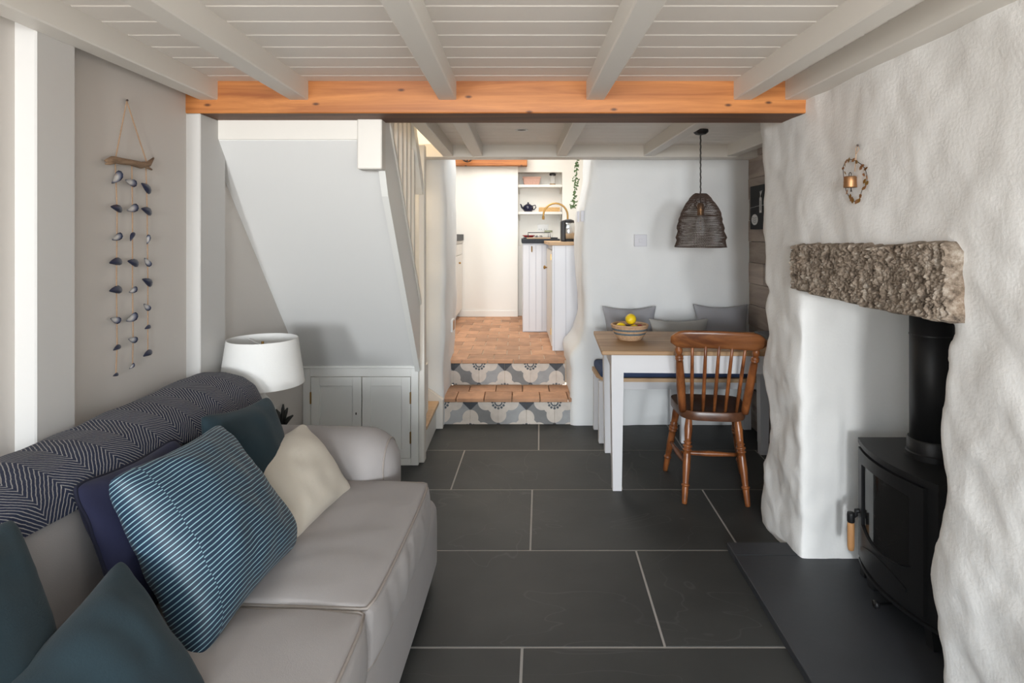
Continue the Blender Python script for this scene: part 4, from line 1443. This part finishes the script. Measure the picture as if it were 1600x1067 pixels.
for i in range(NI):
    for j in range(NJ):
        bm.faces.new((grid[i][j], grid[i+1][j], grid[i+1][j+1], grid[i][j+1]))
    bm.faces.new((grid[i][0], back[i][0], back[i+1][0], grid[i+1][0]))
    bm.faces.new((grid[i][-1], grid[i+1][-1], back[i+1][1], back[i][1]))
    bm.faces.new((back[i][0], back[i][1], back[i+1][1], back[i+1][0]))
bm.faces.new([*grid[0], back[0][1], back[0][0]])
bm.faces.new([*reversed(grid[-1]), back[-1][0], back[-1][1]])
tag(obj('stone_lintel', bm, M['granite'], None, True, 60), 'rough hewn granite lintel above the fireplace', 'lintel')

st = thing('wood_stove', (1.5, 2.08, .03), 'black steel wood-burning stove with curved glass door in the fireplace', 'stove')
SD0, SD1 = 1.865, 2.30
SM, SH_ = (SD0+SD1)/2, (SD1-SD0)/2
front = lambda D, o=0.0: 1.295-.045*(1-((D-SM)/SH_)**2)-o


def bowed(bm, z0, z1, xoff, d0, d1, xback, n=20):
    ds = [d0+(d1-d0)*k/n for k in range(n+1)]
    prism(bm, [(front(d, xoff), d) for d in ds]+[(xback, d1), (xback, d0)], z0, z1, 'z')
    return bm


obj('body', bowed(B(), .115, .548, 0, SD0+.008, SD1-.008, 1.60), M['iron'], st)
bm = bowed(B(), .548, .566, .012, SD0-.004, SD1+.004, 1.62)
obj('top_plate', bm, M['iron'], st)
obj('base_plate', bowed(B(), .105, .116, .010, SD0, SD1, 1.60), M['iron'], st)


def shell_patch(d0, d1, zlo, zhi, off, th, n=18):
    """patch of the bowed front between two depths; zlo/zhi functions of u"""
    bm = B()
    cols = []
    for k in range(n+1):
        u = k/n
        d = d0+(d1-d0)*u
        f0, f1 = front(d, off), front(d, off-th)
        cols.append([bm.verts.new((f0, d, zlo(u))), bm.verts.new((f0, d, zhi(u))), bm.verts.new((f1, d, zhi(u))), bm.verts.new((f1, d, zlo(u)))])
    for a_, b_ in zip(cols, cols[1:]):
        for q in range(4): bm.faces.new((a_[q], a_[(q+1) % 4], b_[(q+1) % 4], b_[q]))
    bm.faces.new(cols[0]); bm.faces.new(cols[-1][::-1])
    return bm


gd0, gd1 = 1.945, 2.235
sag = lambda u: .238+.03*(2*u-1)**2
topz = lambda u: .497-.008*(2*u-1)**4
full0, full1 = 1.905, 2.285
z0d, z1d = .135, .538
door = obj('door_frame', shell_patch(full0, gd0, lambda u: z0d, lambda u: z1d, .014, .013, 4), M['iron'], st)
obj('door_stile', shell_patch(gd1, full1, lambda u: z0d, lambda u: z1d, .014, .013, 4), M['iron'], st)
obj('door_head', shell_patch(gd0, gd1, topz, lambda u: z1d, .014, .013), M['iron'], st)
obj('door_foot', shell_patch(gd0, gd1, lambda u: z0d, sag, .014, .013), M['iron'], st)
obj('ash_lip', shell_patch(1.96, 2.23, lambda u: .150+.03*(2*u-1)**2, lambda u: .222-.03*(2*u-1)**2, .019, .006), M['iron'], st)
obj('glass_pane', shell_patch(gd0-.004, gd1+.004, lambda u: sag(u)-.004, lambda u: topz(u)+.004, .007, .004), M['stove_glass'], st)
obj('inner_bezel', shell_patch(gd0, gd0+.012, lambda u: sag(0), lambda u: topz(0), .010, .004, 3), M['iron'], st)
for d in (2.02, 2.12):
    obj('fire_log', tube(B(), [(1.30, d-.03, .30), (1.36, d+.06, .31)], .022, 10), M['fire_brick'], st)
obj('side_shield', bx(1.31, 1.60, 2.305, 2.335, .032, .345), M['iron'], st)
for dx, dd in ((1.315, SD0+.05), (1.315, SD1-.06), (1.55, SD0+.05), (1.55, SD1-.06)):
    bm = B()
    prism(bm, [(dx-.03, .115), (dx+.03, .115), (dx+.02, .0305), (dx-.02, .0305)], dd-.018, dd+.018, 'y')
    obj('leg', bm, M['iron'], st)
# handle
hb = Vector((front(2.265, .014), 2.265, .30))
hk = pt(1329.5, 808, 2.275)
handle = obj('door_handle', tube(B(), [hb+Vector((.01, 0, .005)), hb+Vector((-.012, 0, .005)), hk+Vector((.02, 0, .01)), hk], [.009, .009, .008, .009], 10), M['iron'], st, True)
obj('handle_ferrule', lathe(B(), [(.0125, .018), (.0135, .012), (.0135, -.014), (.012, -.018)], hk, 16), M['iron'], handle, True)
obj('wood_grip', lathe(B(), [(.011, 0), (.0125, -.01), (.0125, -.09), (.010, -.104), (.004, -.107)], hk+Vector((0, 0, -.018)), 16), M['wood_grip'], handle, True)
kb = pt(1366, 944, 2.10)
obj('air_control', tube(B(), [kb, kb+Vector((.012, 0, 0)), kb+Vector((.014, 0, .0)), kb+Vector((.075, 0, .004))], [.014, .013, .0045, .0045], 12), M['iron'], st, True)
fc = Vector((1.425, 2.10, .566))
flue = obj('flue_pipe', lathe(B(), [(.066, .0), (.066, .56)], fc, 32), M['iron'], st, True)
obj('flue_collar', lathe(B(), [(.078, 0), (.078, .018), (.074, .022), (.074, .062), (.071, .066)], fc, 32), M['iron'], flue, True, 40)
obj('pipe_joint', lathe(B(), [(.0675, .42), (.0675, .425)], fc, 32), M['iron'], flue)

# =================================================================== SOFA
sofa = thing('sofa', (-.75, 1.35, 0), 'oatmeal linen two-seat sofa with rolled arms along the left wall', 'sofa')
SR = Matrix.Translation((-.33, 2.3, 0)) @ Matrix.Rotation(math.radians(-2.6), 4, 'Z') @ Matrix.Translation((.33, -2.3, 0))


def spart(name, bm, mat, parent=None, smooth=True):
    bmesh.ops.transform(bm, matrix=SR, verts=bm.verts[:])
    return obj(name, bm, mat, parent or sofa, smooth)


# upholstered base
spart('base', rbox(-1.20, -.325, .10, 2.40, .02, .31, .05, 20, puff=(0, .02, 0, 0, 0, 0), wob=.002), M['sofa'])
# back
bk_ = rbox(-1.275, -1.02, .05, 2.36, .12, .790, .115, 22, puff=(0, .03, 0, 0, 0, .0), wob=.004, ws=3)
obj('backrest', bk_, M['sofa'], sofa, True)
# arms
for d0, d1 in ((2.165, 2.43), (-.02, .24)):
    bm = rbox(-1.17, -.465, d0, d1, .04, .588, .118, 20, puff=(0, .012, .012, .012, 0, .01), wob=.002, ws=4)
    for v in bm.verts:      # roll: slimmer below the scroll
        if v.co.z < .38:
            k = min(1, (.38-v.co.z)/.12)
            m_ = (d0+d1)/2
            v.co.y = m_+(v.co.y-m_)*(1-.16*k)
            v.co.x = v.co.x-(.015*k if v.co.x > -.6 else 0)
    arm = spart('arm', bm, M['sofa'])
    cy = (d0+d1)/2
    arc = [Vector((-.490, cy+(.097)*math.cos(a), .468+.091*math.sin(a))) for a in [-.35+(PI+.7)*k/24 for k in range(25)]]
    spart('arm_piping', tube(B(), arc, .0035, 6), M['piping'], arm)


def seat_cushion(d0, d1, seed):
    bm = rbox(-1.02, -.318, d0, d1, .292, .448, .020, 40, puff=(0, .034, .004, .004, 0, .026))
    for v in bm.verts:
        p = v.co
        # fabric creases: stronger over the front roll
        f = max(0, min(1, (p.x+.42)/.1))
        edge = min(1, max(0, (.448-p.z)/.02))*min(1, max(0, (p.z-.30)/.02))
        cz = noise.noise(Vector((p.x*2, p.y*24+2*noise.noise(Vector((0, p.y*3, p.z*9))), p.z*7+seed)))*.0085*f*edge
        g2 = min(1, max(0, (-.33-p.x)/.03))
        cz += (noise.noise(Vector((p.x*5+seed, p.y*4, 0)))*.006+abs(noise.noise(Vector((p.x*4+p.y*3, p.y*9-p.x*4, seed))))*.006)*g2
        nrm = Vector((f, 0, 1-f*.6)).normalized()
        if p.z > .30: v.co = p+nrm*cz
    o = spart('seat_cushion', bm, M['sofa'])
    x1 = -.318
    for zz in (.448-.0045, .292+.0045):
        up = 1 if zz > .4 else 0
        pts = []
        for k in range(10):
            t = k/9
            pts.append(Vector((-.95+(x1-.02+.95)*t, d1-.003+.004*math.sin(PI*t)*0, zz+up*.001)))
        pts.append(Vector((x1-.008, d1-.008, zz)))
        for k in range(1, 24):
            t = k/24
            pts.append(Vector((x1-.0015, d1-.02+(d0+.04-d1)*t, zz)))
        pts.append(Vector((x1-.008, d0+.008, zz)))
        for k in range(10):
            t = 1-k/9
            pts.append(Vector((-.95+(x1-.02+.95)*t, d0+.003, zz+up*.001)))
        hx_, hy_, hz_ = (-.318+1.02)/2, (d1-d0)/2, .156/2
        for p in pts:
            ux_ = (p.x-(-.318-1.02)/2)/hx_; uy_ = (p.y-(d0+d1)/2)/hy_; uz_ = (p.z-.370)/hz_
            gx, gy, gz = max(0, 1-ux_*ux_), max(0, 1-uy_*uy_), max(0, 1-uz_*uz_)
            if ux_ > 0: p.x += abs(ux_)*.034*math.sqrt(gy*gz)
            if uz_ > 0: p.z += abs(uz_)*.026*math.sqrt(gx*gy)
        spart('seam_piping', tube(B(), pts, .0042, 6), M['piping'], o)
    return o


seat_cushion(1.437, 2.175, 1)
seat_cushion(.26, 1.430, 5)
for x, y in ((-.42, 2.3), (-1.1, 2.3), (-.42, .2), (-1.1, .2)):
    spart('foot', bx(x-.02, x+.02, y-.02, y+.02, 0, .022), M['side_wood'], None, False)

# =================================================================== THROW
prof = [(q[0]-.073, q[1]-.024) for q in ((-.922, .46), (-.918, .53), (-.912, .60), (-.908, .68), (-.915, .745), (-.945, .80), (-.99, .832), (-1.05, .846), (-1.12, .842), (-1.175, .815), (-1.205, .76), (-1.215, .66), (-1.215, .55))]
cum = [0]
for a_, b_ in zip(prof, prof[1:]): cum.append(cum[-1]+math.dist(a_, b_))
NU, NV = 90, 44
T0, T1 = .60, 2.372
verts, uvs, faces = [], [], []
def prof_at(l):
    for k in range(len(cum)-1):
        if l <= cum[k+1] or k == len(cum)-2:
            t = (l-cum[k])/(cum[k+1]-cum[k])
            return Vector((prof[k][0]+(prof[k+1][0]-prof[k][0])*t, prof[k][1]+(prof[k+1][1]-prof[k][1])*t))
for i in range(NU+1):
    u = T0+(T1-T0)*i/NU
    # lower front hem wanders along the back
    hem = interp([(.6, .30), (1.15, .305), (1.45, .29), (1.75, .30), (2.0, .25), (2.37, .20)], u)
    for j in range(NV+1):
        l = hem+(cum[-1]-.05-hem)*j/NV
        q = prof_at(l)
        n2 = noise.noise(Vector((u*4, l*6, 1)))*.010+noise.noise(Vector((u*11, l*9, 4)))*.004
        c2 = Vector((-1.133, .60))
        dirv = (q-c2).normalized()
        q = q+dirv*(n2+.004)
        endk = max(0, (u-(T1-.10))/.10)
        q = c2+(q-c2)*(1-.16*endk**2.2)
        verts.append(Vector((q.x, u, q.y-.012))); uvs.append((u, l))
for i in range(NU):
    for j in range(NV):
        a = i*(NV+1)+j
        faces.append((a, a+1, a+NV+2, a+NV+1))
me = bpy.data.meshes.new('throw_blanket')
me.from_pydata(verts, [], faces)
uvl = me.uv_layers.new(name='UVMap')
for p_ in me.polygons:
    for li in p_.loop_indices: uvl.data[li].uv = uvs[me.loops[li].vertex_index]
thr = obj_me('throw_blanket', me, M['herring'], None, True)
sm = thr.modifiers.new('thick', 'SOLIDIFY'); sm.thickness = .012; sm.offset = 0
tag(thr, 'navy and cream herringbone wool throw draped over the sofa back', 'throw')

# =================================================================== SOFA PILLOWS
def at(x, y, X):
    D = X*F/(x-CX)
    return pt(x, y, D)


pillow('cushion', [(-.80, 1.72, .455), (-.76, 2.08, .455), (-.875, 2.125, .775), (-.95, 1.80, .80)], .15, M['teal'],
       'dark teal velvet cushion against the far end of the sofa back', seed=4, pinch=.06, wr=.011, n=32)
pillow('cushion', [(-.635, 1.665, .455), (-.570, 2.095, .458), (-.785, 2.215, .650), (-.90, 1.90, .625)], .15, M['cream'],
       'cream linen cushion lying against the far arm of the sofa', seed=9, pinch=.05, wr=.012, n=32)
pillow('cushion', [(-.86, 1.32, .455), (-.83, 1.75, .455), (-.985, 1.745, .755), (-1.0, 1.351, .775)], .12, M['navy'],
       'navy linen cushion with piped edge behind the striped cushion', seed=11, pinch=.05, wr=.010, n=32, piping=plain('dark_navy_piping', (.006, .007, .022), .9))
pillow('striped_cushion', [(-.655, 1.247, .455), (-.628, 1.71, .455), (-.895, 1.80, .775), (-.905, 1.335, .80)], .235, M['stripe'],
       'large blue cushion with fine pale stripes on the sofa', seed=2, pinch=.045, wr=.014, n=44, round_=.04, flat=.42)
pillow('cushion', [(-.60, .75, .455), (-.585, 1.165, .455), (-.85, 1.30, .650), (-.85, .87, .585)], .17, M['teal'],
       'dark teal velvet cushion lying at the front bottom edge of the photo', seed=6, pinch=.05, wr=.012, n=36)
pillow('cushion', [(-.79, .68, .455), (-.775, 1.10, .455), (-1.0, 1.205, .785), (-1.0, .78, .785)], .16, M['teal'],
       'dark teal velvet cushion at the left edge leaning on the sofa back', seed=8, pinch=.05, wr=.012, n=36)

# =================================================================== SIDE TABLE, LAMP, POT
sd = thing('side_table', (-1.09, 2.57, 0), 'small brown wooden side table behind the far sofa arm', 'table')
obj('table_top', bx(-1.245, -.945, 2.47, 2.72, .44, .462, bev=.004), M['side_wood'], sd)
for x in (-1.225, -.965):
    for y in (2.49, 2.70):
        obj('leg', bx(x-.015, x+.015, y-.015, y+.015, 0, .44), M['side_wood'], sd)
lp = thing('table_lamp', (-1.075, 2.565, .462), 'table lamp with white tapered drum shade behind the sofa arm', 'lamp')
lc = Vector((-1.078, 2.556, 0))
obj('lamp_base', lathe(B(), [(.05, .4625), (.055, .475), (.03, .49), (.055, .54), (.06, .58), (.03, .64), (.012, .66), (.012, .70)], lc, 24), M['pot_white'], lp, True)
obj('lamp_stem', tube(B(), [lc+Vector((0, 0, .70)), lc+Vector((0, 0, .885))], .006, 8), M['brass'], lp)
bm = B()
rb, rt, zb, zt = .168, .141, .708, .897
lathe(bm, [(rb, zb), (rb-.002, zb+.001), (rt-.002, zt-.001), (rt, zt)], lc, 64, False, False)
bm2 = B()
rr_ = []
for r_, z_ in ((rb, zb), (rt, zt), (rt-.003, zt), (rb-.003, zb)):
    rr_.append([bm2.verts.new((lc.x+r_*math.cos(2*PI*k/64), lc.y+r_*math.sin(2*PI*k/64), z_)) for k in range(64)])
for a_, b_ in zip(rr_, rr_[1:]+rr_[:1]):
    for k in range(64): bm2.faces.new((a_[k], a_[(k+1) % 64], b_[(k+1) % 64], b_[k]))
bm.free()
obj('lamp_shade', bm2, M['shade'], lp, True, 40)
for a in (.3, .3+2*PI/3, .3+4*PI/3):
    obj('shade_spoke', tube(B(), [lc+Vector((0, 0, .865)), lc+Vector(((rt-.004)*math.cos(a), (rt-.004)*math.sin(a), .88))], .002, 6), M['white_plastic'], lp)
pp = thing('plant_pot', (-.975, 2.50, .462), 'little white pot with dark leaves and red flowers on the side table', 'plant')
pcn = Vector((-.972, 2.50, .4625))
obj('pot', lathe(B(), [(.018, 0), (.026, .012), (.027, .03), (.022, .046)], pcn, 18), M['pot_white'], pp, True)
for k, (dx, dz, ww) in enumerate(((.018, .115, .012), (.036, .085, .012), (-.02, .11, .010), (.004, .13, .010))):
    bm = B()
    base = pcn+Vector((0, 0, .045))
    pts = [base, base+Vector((dx*.2, -.004*k, dz*.5)), base+Vector((dx*.75, -.004, dz*.85)), base+Vector((dx*1.25, -.006, dz))]
    tube(bm, pts, [.003, ww*.6, ww*.75, .003], 8)
    obj('leaf', bm, M['dark_leaf'], pp, True)
for dx, dz in ((.012, .055), (.024, .045), (.006, .07)):
    bm = B(); bmesh.ops.create_uvsphere(bm, u_segments=10, v_segments=8, radius=.007, matrix=Matrix.Translation(pcn+Vector((dx, -.02, dz))))
    obj('flower', bm, M['red'], pp, True)

# =================================================================== SHELL WALL HANGING
XW = -1.308
wh = thing('shell_wall_hanging', (XW, 2.04, 1.78), 'hanging of mussel shells on three twine strands from driftwood on the left wall', 'wall hanging')
def wp(x, y, off=.012):
    D = (XW+off)*F/(x-CX)
    return pt(x, y, D)
nail_p = wp(198, 157, .02)
obj('nail', tube(B(), [wp(198, 158, -.004), wp(199, 156.5, .028)], .0035, 8), M['nail'], wh)
dr = [wp(165, 251, .022), wp(176, 249, .022), wp(190, 252, .022), wp(205, 254, .022), wp(220, 258, .022), wp(232, 256, .022), wp(240, 247, .022)]
drift = obj('driftwood', tube(B(), dr, [.004, .011, .011, .010, .012, .010, .003], 10), M['drift'], wh, True)
obj('twig', tube(B(), [wp(182, 252, .022), wp(172, 255, .022), wp(165, 256, .022)], [.007, .006, .003], 8), M['drift'], drift, True)
obj('twig', tube(B(), [wp(224, 258, .022), wp(231, 262, .024), wp(237, 265, .024)], [.007, .005, .003], 8), M['drift'], drift, True)
obj('hanging_cord', tube(B(), [wp(180, 250, .022), wp(198, 158, .022), wp(230, 256, .022)], .0022, 6), M['twine'], wh)
strands = [((180, 250), (183, 330), (182, 440), (183, 540), (181, 586)), ((206, 254), (207, 330), (207, 440), (208, 530), (207, 572)), ((228, 258), (230, 330), (231, 440), (231, 552))]
for s_ in strands:
    obj('twine', tube(B(), [wp(*q) for q in s_], .0019, 6), M['twine'], wh)


def shell_mesh():
    """half mussel valve: long axis x, dome +z (outside); closed thin shell"""
    bm = B()
    n, m_ = 9, 12
    outer, inner = [], []
    for lay, k in ((outer, 1.0), (inner, .80)):
        for i in range(n+1):
            r_ = i/n
            ring = []
            for q in range(m_):
                a = 2*PI*q/m_
                x = math.cos(a)
                y = math.sin(a)*(.36+.20*math.cos(a))+.10*(1-math.cos(a)**2)
                z = (1-r_*r_)*.28*k
                ring.append(bm.verts.new((x*r_*.5, y*r_*.5, z*.5)))
            lay.append(ring)
            if i == 0: pass
    def skin(l, flip, mi):
        for a_, b_ in zip(l[0:], l[1:]):
            for q in range(m_):
                vs = (a_[q], a_[(q+1) % m_], b_[(q+1) % m_], b_[q])
                if a_ is l[0]:
                    vs = (a_[0], b_[(q+1) % m_], b_[q])
                f = bm.faces.new(vs)
                f.material_index = mi
    skin(outer, False, 0)
    skin(inner, True, 1)
    for q in range(m_):
        bm.faces.new((outer[-1][q], outer[-1][(q+1) % m_], inner[-1][(q+1) % m_], inner[-1][q]))
    bmesh.ops.delete(bm, geom=[v for v in bm.verts if not v.link_faces], context='VERTS')
    me = bpy.data.meshes.new('shell')
    bm.to_mesh(me); bm.free()
    for m2 in (M['shell_out'], M['shell_in']): me.materials.append(m2)
    for p_ in me.polygons: p_.use_smooth = True
    return me


def pearl():
    m, nt, p = newmat('pearly_shell_lining_rimmed')
    L = nt.links.new
    tc = nd(nt, 'ShaderNodeTexCoord')
    ln = nd(nt, 'ShaderNodeVectorMath', operation='MULTIPLY'); ln.inputs[1].default_value = (1, 2.0, 0)
    L(tc.outputs['Object'], ln.inputs[0])
    le = nd(nt, 'ShaderNodeVectorMath', operation='LENGTH'); L(ln.outputs[0], le.inputs[0])
    r = nd(nt, 'ShaderNodeValToRGB')
    e = r.color_ramp.elements
    e[0].position = .18; e[0].color = (.58, .56, .54, 1)
    e[1].position = .44; e[1].color = (.025, .032, .065, 1)
    k = e.new(.33); k.color = (.20, .21, .27, 1)
    L(le.outputs['Value'], r.inputs['Fac']); L(r.outputs['Color'], p.inputs['Base Color'])
    p.inputs['Roughness'].default_value = .25
    return m


M['shell_in'] = pearl()
SHM = shell_mesh()
shells = [  # px x, y, width px, tilt deg, 1 = inside showing
    (182, 277, 22, 62, 1), (205, 284, 27, -12, 1), (228, 294, 20, -48, 0), (182, 326, 18, -20, 0), (207, 325, 22, 33, 1), (229, 330, 20, -28, 0),
    (183, 370, 17, 38, 1), (207, 370, 14, 70, 0), (231, 374, 14, 80, 1), (181, 410, 23, 2, 0), (208, 411, 17, -28, 0), (231, 409, 15, -55, 1),
    (181, 454, 23, -4, 0), (208, 453, 14, 28, 1), (230, 441, 17, -42, 0), (181, 499, 16, -28, 1), (206, 496, 23, 28, 1), (230, 479, 13, -50, 1),
    (183, 544, 13, 20, 0), (208, 530, 14, -22, 1), (231, 512, 10, 10, 0), (181, 586, 9, 0, 0), (206, 572, 11, 40, 1), (231, 553, 15, 15, 0)]
for k, (x, y, wpx, ang, ins) in enumerate(shells):
    p = wp(x, y, .020)
    size = wpx*p.y/F*1.35/ .55 * .52
    o = bpy.data.objects.new('shell', SHM)
    COL.objects.link(o)
    # local: x long, z dome. wall normal = +X world; wall horizontal = +Y (image right), up = Z
    a = math.radians(ang)
    ux = Vector((0, math.cos(a)*2.0, math.sin(a))).normalized()
    nz_ = Vector((1, -.75, .1)).normalized()*(-1 if ins else 1)
    nz_ = (nz_-ux*nz_.dot(ux)).normalized()
    uy = nz_.cross(ux)
    mw = Matrix((ux, uy, nz_)).transposed().to_4x4()
    L_px = wpx*1.0
    stretch = math.hypot(math.cos(a)*1.0, math.sin(a))
    # a length along the wall shows foreshortened: choose size so the picture width holds
    q0, q1 = p-ux*.5, p+ux*.5
    f_ = lambda w_: Vector((CX+F*w_.x/w_.y, CY-F*(w_.z-H)/w_.y))
    ppu = (f_(p+ux*.01)-f_(p-ux*.01)).length/.02
    sc_ = min(.065, wpx*1.12/ppu)
    o.parent = wh
    o.matrix_parent_inverse = Matrix.Translation(-wh.location)
    o.matrix_basis = Matrix.Translation(p) @ mw @ Matrix.Diagonal((sc_, sc_, sc_, 1))

# =================================================================== BELL ORNAMENT
from mathutils.bvhtree import BVHTree
_wm = wall_right.data
_bvh = BVHTree.FromPolygons([v.co for v in _wm.vertices], [tuple(p.vertices) for p in _wm.polygons])
XB = min(_bvh.ray_cast(Vector((.5, d_, z_)), Vector((1, 0, 0)))[0].x for d_ in (1.93, 2.0, 2.06) for z_ in (1.45, 1.5, 1.55, 1.6))-.006
be = thing('bell_ornament', (XB, 2.0, 1.55), 'small copper bell inside a wire leaf wreath on the whitewashed wall', 'wall ornament')
def bp_(x, y, off=0):
    D = (XB-off)*F/(x-CX)
    return pt(x, y, D)
obj('nail', tube(B(), [bp_(1340, 227, -.06), bp_(1340, 227, .012)], .0038, 8), M['nail'], be)
obj('cord', tube(B(), [bp_(1340, 227), bp_(1342.5, 233), bp_(1337.5, 241), bp_(1337, 233), bp_(1340, 227)], .0013, 6), M['twine'], be)
obj('cord', tube(B(), [bp_(1337.5, 240), bp_(1337, 252), bp_(1335.5, 268)], .0013, 6), M['twine'], be)
wpts = [(1337, 251), (1329, 249), (1321, 252), (1317, 262), (1318, 275), (1320.5, 288), (1322, 298), (1326, 306), (1331, 313), (1338, 315.5), (1343, 312), (1344, 306), (1347, 297), (1352, 291), (1354.5, 285), (1354.5, 274), (1352, 264), (1346, 257)]
wire = obj('wreath_wire', tube(B(), [bp_(*q) for q in wpts], .0012, 6, True), M['brown_wire'], be)
lv = B()
for k in range(5):
    pass
lv.free()
for k, (x, y) in enumerate([(1322, 252), (1326, 250), (1333, 250), (1338, 253), (1347, 259), (1352.5, 263.5), (1354, 277), (1354, 286), (1351, 293), (1349, 294), (1344, 306), (1342, 313), (1338, 315), (1332, 313.5),
                            (1330, 311), (1328, 307), (1323, 300), (1319, 285), (1321, 280), (1320, 270), (1317, 263), (1320, 257), (1349, 273), (1350.5, 283), (1345, 262)]):
    p = bp_(x, y, .004)
    a = random.uniform(0, PI)
    u = Vector((.15, math.cos(a), math.sin(a))).normalized()*.0095
    vv = Vector((random.uniform(-.4, .4), -math.sin(a), math.cos(a))).normalized()*.0055
    bm = B()
    t_ = Vector((.0012, 0, 0))
    ring = [p-u, p-u*.3+vv, p+u*.4+vv*.8, p+u, p+u*.4-vv*.8, p-u*.3-vv]
    v0 = [bm.verts.new(q) for q in ring]; v1 = [bm.verts.new(q+t_) for q in ring]
    bm.faces.new(v0); bm.faces.new(v1[::-1])
    for q in range(6): bm.faces.new((v0[q], v0[(q+1) % 6], v1[(q+1) % 6], v1[q]))
    obj('leaf', bm, M['brass'] if k % 2 else M['copper'], wire)
bt_, bb_ = bp_(1334, 275.5), bp_(1334, 293)
bc_ = Vector((bb_.x-.012, bb_.y, bb_.z))
hh_ = bt_.z-bb_.z
obj('bell_body', lathe(B(), [(.0195, 0), (.0205, .001), (.0205, .004), (.0195, hh_*.5), (.0195, hh_-.003), (.017, hh_), (.003, hh_+.001)], bc_, 28, False, True), M['copper'], be, True, 50)
obj('bell_loop', tube(B(), [bc_+Vector((0, .007*math.cos(a), hh_+.006+.007*math.sin(a))) for a in [2*PI*k/14 for k in range(14)]], .0012, 6, True), M['nail'], be)
obj('clapper', tube(B(), [bc_+Vector((0, -.004, hh_*.6)), bc_+Vector((0, -.006, -.010)), bc_+Vector((0, -.006, -.014))], [.0012, .0018, .0032], 8), M['nail'], be)
